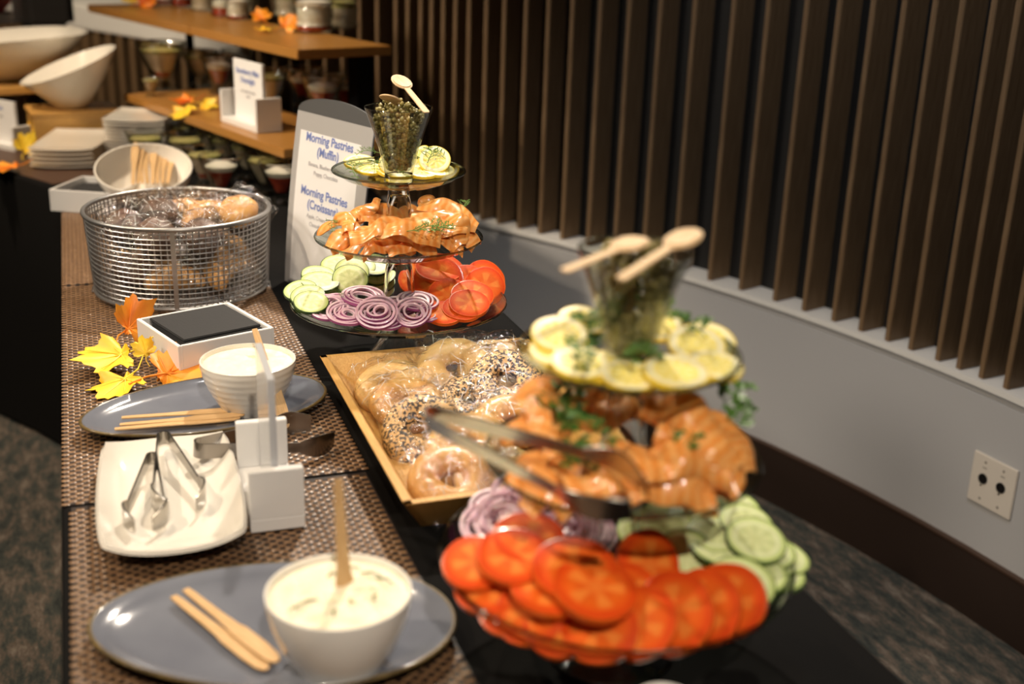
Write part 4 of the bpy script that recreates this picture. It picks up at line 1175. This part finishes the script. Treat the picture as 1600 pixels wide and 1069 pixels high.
# ---------------------------------------------------------------- pastry sign
def pastry_sign():
    a = .388; W, k, h = .243, .041, .325
    w_ = V((math.sin(a), -math.cos(a), 0)); n = V((math.cos(a), math.sin(a), 0)); BL = V((.345, 2.24, TZ + .001))
    def P(u, v, off=0):      # u across 0..1, v up 0..1, off = towards the reader
        lean_ = k * (.55 * v + .45 * v * v)
        return BL + w_ * (W * u) + n * (lean_ - off + .004) + V((0, 0, h * v))
    root = empty('pastry_sign', BL + w_ * W / 2)
    tag(root, 'tall grey sign board listing morning pastries behind the wire basket', 'sign')
    def L(mb, name, m, par):
        o = mb.build(name, m, par); o.matrix_parent_inverse = M.Translation(-(BL + w_ * W / 2)); return o
    def back(u, v):
        top = 1 + .085 * (1 - (2 * u - 1) ** 2) ** .6 * .9 + .02
        return P(u, v * top, -.001)
    L(MB().grid(back, 24, 16, thick=-.004), 'back_panel', dark_board, root)
    L(MB().grid(lambda u, v: P(u, v, .0015), 12, 16, thick=-.002), 'front_panel', grey_board, root)
    L(MB().grid(lambda u, v: P(.075 + .80 * u, .03 + .87 * v, .0030), 10, 16, thick=-.0008), 'paper', paper, root)
    # foot that carries the board
    ft = MB(); 
    for u0 in (.1, .9):
        p = P(u0, 0); ft.box((p + n * .05 + V((0, 0, .003))).to_tuple(), (.11, .02, .005), rot=M.Rotation(math.atan2(n.y, n.x), 3, 'Z'))
    L(ft, 'foot', dark_board, root)
    lines = [('Morning Pastries', .87, .0225, ink_blue, .475), ('(Muffin)', .80, .0225, ink_blue, .475), ('Banana, Blueberry, Carrot,', .725, .0110, ink_grey, .475), ('Poppy, Chocolate', .68, .0110, ink_grey, .475),
             ('Morning Pastries', .57, .0225, ink_blue, .475), ('(Croissant)', .50, .0225, ink_blue, .475), ('Apple, Cream Cheese,', .435, .0110, ink_grey, .475), ('Chocolate, Butter', .39, .0110, ink_grey, .475), ('......................', .105, .008, ink_grey, .475)]
    for (t, v, sz, m, u) in lines:
        cu = bpy.data.curves.new('lettering', 'FONT'); cu.body = t; cu.size = sz; cu.align_x = 'CENTER'; cu.align_y = 'CENTER'; cu.extrude = .0001; cu.offset = .0005 if sz > .02 else .0001; cu.materials.append(m)
        o = bpy.data.objects.new('lettering', text_mesh(cu)); link(o, root)
        up = (P(u, v + .02) - P(u, v - .02)).normalized(); z = w_.cross(up)
        p = P(u, v, .0042) - root.location
        o.matrix_local = M(((w_.x, up.x, z.x, p.x), (w_.y, up.y, z.y, p.y), (w_.z, up.z, z.z, p.z), (0, 0, 0, 1)))
    # small leaf-like emblem over the footer line
    p = P(.475, .135, .0042) - root.location; up = (P(.475, .15) - P(.475, .12)).normalized(); z = w_.cross(up)
    o = MB().prism([(0, .011), (.006, .003), (.004, -.004), (.007, -.006), (0, -.009), (-.007, -.006), (-.004, -.004), (-.006, .003)], 0, .0003).build('emblem', ink_blue, root, smooth=False)
    o.matrix_local = M(((w_.x, up.x, z.x, p.x), (w_.y, up.y, z.y, p.y), (w_.z, up.z, z.z, p.z), (0, 0, 0, 1)))
pastry_sign()

# ---------------------------------------------------------------- display shelves
SD = V((-.309, .951, 0)); SN = V((.951, .309, 0))     # along the shelf, and towards the wall
def shelf(P0, length, depth, z, t, label, mids):
    """P0 = near front corner; supports are dark blocks beneath"""
    root = empty('display_shelf', (P0.x, P0.y, z), math.atan2(SD.y, SD.x)); tag(root, label, 'shelf')
    MB().box((length / 2, -depth / 2, -t / 2), (length, depth, t)).build('board', shelf_wood, root, bevel=.002)
    for (x, y, zb, sx, sy) in mids:
        hh = z - t - zb
        MB().box((x, -y, -t - hh / 2), (sx, sy, hh)).build('support', black_cloth, root)
    return root
M0 = V((.446, 2.838, 0)); MZ = .892
shelf(M0, 1.03, .27, MZ, .022, 'wooden shelf carrying the dessert cups and white card sign', [(.75, .17, TZ, .10, .10), (.12, .22, TZ, .05, .05)])
U0 = V((.521, 3.047, 0)); UZ = 1.10
shelf(U0, .66, .275, UZ, .024, 'upper wooden shelf with layered jars and orange leaves', [(.50, .255, TZ, .02, .02), (.10, .24, TZ, .05, .05)])
shelf(U0 + SD * .664, .85, .275, UZ, .024, 'upper wooden shelf farther along, with red-orange leaves', [(.60, .255, TZ, .02, .02)])

# dessert cups
def cup_parts(kind):
    out = []
    if kind == 'flared':
        prof = [(0, 0), (.026, 0), (.027, .004), (.014, .012), (.016, .018), (.030, .045), (.045, .085), (.0435, .085), (.028, .045), (.012, .022), (0, .020)]
        rf = lambda z: .012 + (z - .022) * .49
    else:
        prof = [(0, 0), (.040, 0), (.043, .004), (.043, .014), (.038, .020), (.042, .035), (.043, .046), (.039, .054), (.044, .064), (.0425, .064), (.0375, .054), (.041, .045), (.036, .02), (.04, .013), (.039, .005), (0, .004)]
        rf = lambda z: .036
    out.append(('glass', MB().lathe(prof, 32, cap=False).mesh('dessert_cup', glass_cup)))
    return out, rf
CUPM = {}
def filling(kind, z0, z1, m, bump=0):
    key = (kind, z0, z1, m.name)
    if key not in CUPM:
        rf = (lambda z: .0105 + (z - .022) * .49) if kind == 'flared' else (lambda z: .0365 if .016 < z < .054 else .0385)
        st = [z0 + (z1 - z0) * i / 6 for i in range(7)]
        CUPM[key] = MB().lathe([(0, z0)] + [(rf(z), z) for z in st] + [(rf(z1) * .6, z1 + bump), (0, z1 + bump * 1.2)], 24, cap=False).mesh('filling', m, angle=60)
    return CUPM[key]
GL = {k: cup_parts(k)[0][0][1] for k in ('flared', 'jar')}
RIMS = {'flared': MB().tube([(.0443 * math.cos(2 * PI * i / 32), .0443 * math.sin(2 * PI * i / 32), .085) for i in range(32)], .0013, 5, closed=True).mesh('rim', glass_solid),
        'jar': MB().tube([(.0433 * math.cos(2 * PI * i / 32), .0433 * math.sin(2 * PI * i / 32), .064) for i in range(32)], .0008, 5, closed=True).mesh('rim', glass_solid)}
def cup(p, kind, recipe, label, group, sc=1.0):
    o = obj('dessert_cup', GL[kind]); o.location = p; o.scale = (sc, sc, sc)
    obj('rim', RIMS[kind], o)
    if kind == 'flared':
        L = {'oat': [('pudding', .024, .066, pudding, 0), ('topping', .0665, .072, crumble, .002)],
             'berry': [('compote', .024, .056, compote, 0), ('cream', .0565, .066, whipped, .006)],
             'mix': [('compote', .024, .034, compote, 0), ('pudding', .0345, .066, pudding, 0), ('topping', .0665, .072, crumble, .002)]}[recipe]
    else:
        L = {'oat': [('compote', .0045, .014, compote, 0), ('pudding', .0145, .052, whipped, 0), ('topping', .0525, .0628, whipped, .003)],
             'mix': [('pudding', .0045, .045, pudding, 0), ('topping', .0455, .058, crumble, .002)],
             'berry': [('compote', .0045, .030, compote, 0), ('cream', .0305, .050, whipped, .004)]}[recipe]
    for (nm, a, b, m, bu) in L: obj(nm, filling(kind, a, b, m, bu), o)
    tag(o, label, 'dessert cup', group)
low = [(243, 266, 'mix'), (283, 268, 'oat'), (322, 294, 'mix'), (366, 306, 'berry'), (404, 302, 'oat'), (438, 316, 'berry'), (292, 246, 'oat'), (326, 252, 'oat'), (354, 268, 'mix'), (390, 279, 'oat'), (425, 292, 'oat')]
def spread(pts, rad):
    """push cups apart until none touch"""
    P = [V((p.x, p.y)) for p in pts]
    for _ in range(40):
        for a in range(len(P)):
            for b in range(a):
                d = P[a] - P[b]; m = rad[a] + rad[b] + .002
                if d.length < m: q = d.normalized() * (m - d.length) / 2; P[a] += q; P[b] -= q
    return [V((q.x, q.y, p.z)) for q, p in zip(P, pts)]
low.sort()
lowp = spread([px(x, y, TZ + .0005) for x, y, r in low], [.045 * 1.2] * len(low))
nm = {'mix': 'layered dessert', 'oat': 'pale oat dessert', 'berry': 'red berry dessert'}
for i, (x, y, r) in enumerate(low):
    cup(lowp[i], 'flared', r, f'{ORD[i]} glass cup from the left under the shelf, {nm[r]}', 'dessert cups under the wooden shelf', 1.2)
mid = [(264, 140, 'mix', 1.3), (306, 136, 'oat', 1), (345, 146, 'berry', 1), (430, 172, 'oat', 1), (468, 168, 'berry', 1), (508, 186, 'berry', 1.05), (541, 178, 'berry', .95), (236, 150, 'oat', .5), (372, 126, 'berry', .9)]
mid.sort()
midp = spread([px(x, y, MZ + .0005) for x, y, r, q in mid], [.045 * q * 1.3 for x, y, r, q in mid])
for i, (x, y, r, s) in enumerate(mid):
    cup(midp[i], 'flared', r, f'{ORD[i]} glass cup from the left on the middle shelf, {nm[r]}', 'dessert cups on the middle shelf', s * 1.3)
top = [(491, 50, 'oat', 1.1), (530, 44, 'mix', 1.1), (452, 26, 'mix', 1.0), (420, 10, 'berry', 1), (383, 20, 'mix', .9), (350, 26, 'berry', .8), (318, 16, 'mix', .85), (285, 10, 'berry', .8), (262, 6, 'oat', .9), (372, 30, 'oat', .75)]
top.sort()
topp = spread([px(x, y, UZ + .0005) for x, y, r, q in top], [.0445 * q * 1.2 for x, y, r, q in top])
for i, (x, y, r, s) in enumerate(top):
    cup(topp[i], 'jar', r, f'{ORD[i]} layered glass jar from the left on the upper shelf', 'layered jars on the upper shelf', s * 1.2)

# card sign on the middle shelf
sa = px(420, 204, MZ); sb = px(352, 186, MZ)
sa = px(402, 209, MZ) + SN * .035; 
sign_holder(sa, sa + SD * .215, MZ + .0005, .085, .07, 'white block sign holder with printed card on the middle shelf', .165, .150,
            [('Strawberry Mint', 0, .122, .0200, ink_blue), ('Overnight', 0, .100, .0200, ink_blue), ('oats, strawberries, mint,', 0, .072, .0085, ink_grey), ('yogurt', 0, .060, .0085, ink_grey)], flip=1)
sc_ = px(38, 236, TZ)
d2 = V((-.62, .785, 0))
sign_holder(sc_, sc_ + d2 * .19, TZ + .0005, .07, .06, 'white block sign holder with small card beside the yellow leaf', .15, .12,
            [('Yogurt', 0, .098, .016, ink_blue), ('plain, vanilla', 0, .075, .008, ink_grey)], flip=1)

# leaves on shelves and second table
g2 = 'autumn maple leaves on shelves'
leaf(px(298, 158, MZ + .012), 190, 24, 250, 1.15, 'red', 'red-orange leaf on the middle shelf edge beside the card sign', 1, g2)
leaf(px(292, 170, MZ + .010), 230, 30, 240, 1.25, 'yellow', 'amber leaf hanging over the middle shelf edge', 2, g2)
leaf(px(318, 164, MZ + .010), 330, 24, 250, .9, 'yellow', 'small amber leaf nearer the card sign on the middle shelf', 3, g2)
leaf(px(445, 42, UZ + .014), 20, 40, 250, 1.0, 'orange', 'orange leaf beside the cream jar on the upper shelf', 0, g2)
leaf(px(412, 30, UZ + .012), 100, 40, 240, 1.0, 'orange', 'orange leaf behind the yellow one on the upper shelf', 2, g2)
leaf(px(418, 48, UZ + .006), 190, 16, 250, .8, 'yellow', 'small yellow leaf at the upper shelf edge', 1, g2)
leaf(px(222, 6, UZ + .012), 20, 40, 250, 1.2, 'red', 'red leaf at the far end of the upper shelf', 3, g2)
leaf(px(205, 3, UZ + .012), 80, 40, 250, 1.0, 'yellow', 'yellow leaf at the far end of the upper shelf', 2, g2)
leaf(px(20, 262, TZ + .010), 200, 14, 262, 1.5, 'orange', 'orange leaf at the black table edge before the plates', 0, g2)
leaf(px(40, 238, TZ + .014), 80, 40, 300, 1.3, 'yellow', 'yellow leaf between the small sign and the plate stack', 1, g2)
leaf(px(50, 215, TZ + .020), 130, 50, 262, 1.1, 'yellow', 'yellow leaf beside the wooden riser', 3, g2)

# ---------------------------------------------------------------- second table: plates, bowls, riser
def plate_stack(c, z, n, dz, a, rz, m, what, group):
    for i in range(n):
        lab = f'top white plate of the {what}' if i == n - 1 else f'{ORD[n - 2 - i]} white plate under the top of the {what}'
        o = square_plate('square_plate', a[0], a[1], .0065, .0028, m, lab, group, curl=.45, n=12, k=.8)
        o.location = (c.x + rnd.uniform(-.002, .002), c.y + rnd.uniform(-.002, .002), z + .001 + dz * i); o.rotation_euler = (0, 0, rz + rnd.uniform(-.02, .02))
cA = V((-.022, 3.55, 0))
plate_stack(cA, TZ, 5, .0115, (.088, .165), math.radians(-14), cream_ceramic, 'low stack beside the wooden riser', 'white plates in the low stack')
cB = V((.165, 3.565, 0))
plate_stack(cB, TZ, 12, .0098, (.088, .112), math.radians(-17), cream_ceramic, 'tall stack behind the cutlery bowl', 'white plates in the tall stack')

rz_ = px(118, 228, TZ)
rt = empty('wooden_riser', (rz_.x, rz_.y + .07, TZ + .0003), math.radians(8)); tag(rt, 'block-shaped wooden riser carrying the slanted white bowl', 'riser')
MB().box((0, 0, .096), (.25, .17, .012)).build('top_board', bamboo, rt, bevel=.002)
for s in (-1, 1):
    MB().box((0, s * .078, .045), (.24, .012, .09)).build('side_board', bamboo, rt, bevel=.001)
    MB().box((s * .114, 0, .045), (.012, .144, .09)).build('end_board', bamboo, rt, bevel=.001)

def slant_bowl(name, R, h, slant, m, label, sq=0):
    """bowl whose rim plane is cut at a slant"""
    prof = [(0, .0), (.30, .0), (.34, .03), (.60, .36), (.84, .72), (1.0, 1.0), (.965, 1.005), (.80, .74), (.55, .40), (.28, .10), (0, .08)]
    n = 56; vs = []; fs = []; k = len(prof)
    for i in range(n):
        a = 2 * PI * i / n; c, s = math.cos(a), math.sin(a)
        q = (abs(c) ** (2 + sq) + abs(s) ** (2 + sq)) ** (-1 / (2 + sq))
        for (r, z) in prof: vs.append((R * r * q * c, R * r * q * s * .86, h * z * (1 + slant * c * r)))
    for i in range(n):
        j = (i + 1) % n
        for t in range(k - 1): fs.append((i * k + t, j * k + t, j * k + t + 1, i * k + t + 1))
    o = MB().add(vs, fs).build(name, m, angle=60)
    return tag(o, label, 'bowl')
sb_ = slant_bowl('slanted_bowl', .138, .125, .42, cream_ceramic, 'white bowl with slanted rim standing on the wooden riser')
sb_.location = (rz_.x + .0, rz_.y + .07, TZ + .1025); sb_.rotation_euler = (0, 0, math.radians(12))
# large bowl on a board over a dark canister
cn = px(38, 206, TZ)
can = MB().lathe([(0, 0), (.060, 0), (.062, .004), (.058, .125), (.055, .13), (0, .13)], 40, cap=False).build('canister', grey_plastic); can.location = (cn.x, cn.y, TZ + .0003)
tag(can, 'dark grey canister under the wooden board beyond the small sign', 'canister')
bd = MB().box((0, 0, .011), (.42, .30, .022)).build('serving_board', bamboo, bevel=.003); bd.location = (cn.x - .05, cn.y + .02, TZ + .1308); bd.rotation_euler = (0, 0, math.radians(20))
tag(bd, 'wooden board carrying the large white salad bowl', 'board')
can2 = dup(can); can2.location = (cn.x - .20, cn.y + .10, TZ + .0003); tag(can2, 'second dark grey canister under the wooden board, mostly out of view', 'canister')
lb = slant_bowl('salad_bowl', .215, .135, .10, cream_ceramic, 'large white square-sided salad bowl on the wooden board', sq=1.6)
lb.location = (cn.x - .015, cn.y + .06, TZ + .1532); lb.rotation_euler = (0, 0, math.radians(16))
sal = MB()
for i in range(40):
    a = rnd.uniform(0, 6.28); r = .10 * math.sqrt(rnd.random()); 
    sal.box((r * math.cos(a), r * math.sin(a), .055 + rnd.uniform(0, .03)), (.035, .022, .006), rot=M.Rotation(rnd.uniform(-.8, .8), 3, 'X') @ M.Rotation(rnd.uniform(0, 6), 3, 'Z'))
so = sal.build('salad_leaves', parsley, smooth=False); so.location = lb.location; so['kind'] = 'stuff'; tag(so, 'dark green salad in the large white bowl', 'salad')

# white box with black napkins and round bowl of wooden cutlery behind the basket
wb = px(140, 302, .79)
open_box('white_box', (wb.x + .02, wb.y + .03, TZ + .0035), math.radians(-28), .16, .16, .05, 'white square box of black napkins behind the wire basket')
for i in range(5):
    o = MB().box((0, 0, 0), (.13, .13, .006)).build('napkin', napkin_black, bevel=.001); o.location = (wb.x + .02, wb.y + .03, TZ + .0035 + .0065 + .0064 * (i + .5)); o.rotation_euler = (0, 0, math.radians(-28 + i))
    tag(o, 'top black napkin in the white box behind the basket' if i == 4 else f'{ORD[3 - i]} black napkin under the top one in the box behind basket', 'napkin', 'black napkins in the box behind the basket')
cb = bowl('cutlery_bowl', .112, .075, cream_ceramic, 'white bowl of wooden cutlery tilted behind the wire basket', group='serving bowls')
cbp = px(207, 292, .80); cb.matrix_world = M.Translation((cbp.x + .03, cbp.y + .0, TZ + .030)) @ M.Rotation(math.radians(20), 4, V((1, -.12, 0)))
for i in range(8):
    A = V((cbp.x + .0 + .011 * i, cbp.y - .055 + rnd.uniform(-.006, .006), TZ + .068)); B = A + V((.012 + rnd.uniform(-.01, .01), .13, .062 - .004 * i))
    wooden_knife(A, B, f'{ORD[i]} wooden knife from the left in the white cutlery bowl', 'wooden cutlery in the white bowl', up=(rnd.uniform(-.2, .2), -.5, 1))

# white bowl rim peeking in at the table edge under the near stand
wbp = px(1040, 1098, .79)
nb = bowl('small_bowl', .030, .040, white_ceramic, 'small white bowl at the frame edge below the tomato tier', group='serving bowls'); nb.location = (wbp.x, wbp.y, TZ + .0003)

# items on the far bar counter
CZ = .9705
o = MB().box((0, 0, .12), (.19, .18, .24)).build('counter_machine', grey_plastic, bevel=.03); p = px(70, 46, CZ); o.location = (p.x, p.y, CZ); o.rotation_euler = (0, 0, .3); tag(o, 'dark grey rounded appliance on the far counter end', 'appliance')
p = px(14, 40, CZ)
ty = MB().box((0, 0, .02), (.34, .24, .04)).build('counter_tray', pale_plastic, bevel=.008); ty.location = (p.x - .14, p.y + .12, CZ); ty.rotation_euler = (0, 0, .3); tag(ty, 'pale grey tray on the far counter', 'tray')
rb = MB().lathe([(0, 0), (.07, 0), (.105, .04), (.11, .075), (.08, .10), (0, .11)], 24, cap=False).build('red_dish', red_gloss); rb.location = (p.x - .09, p.y + .12, CZ + .041); tag(rb, 'red rounded dish on the pale tray, far counter', 'dish')
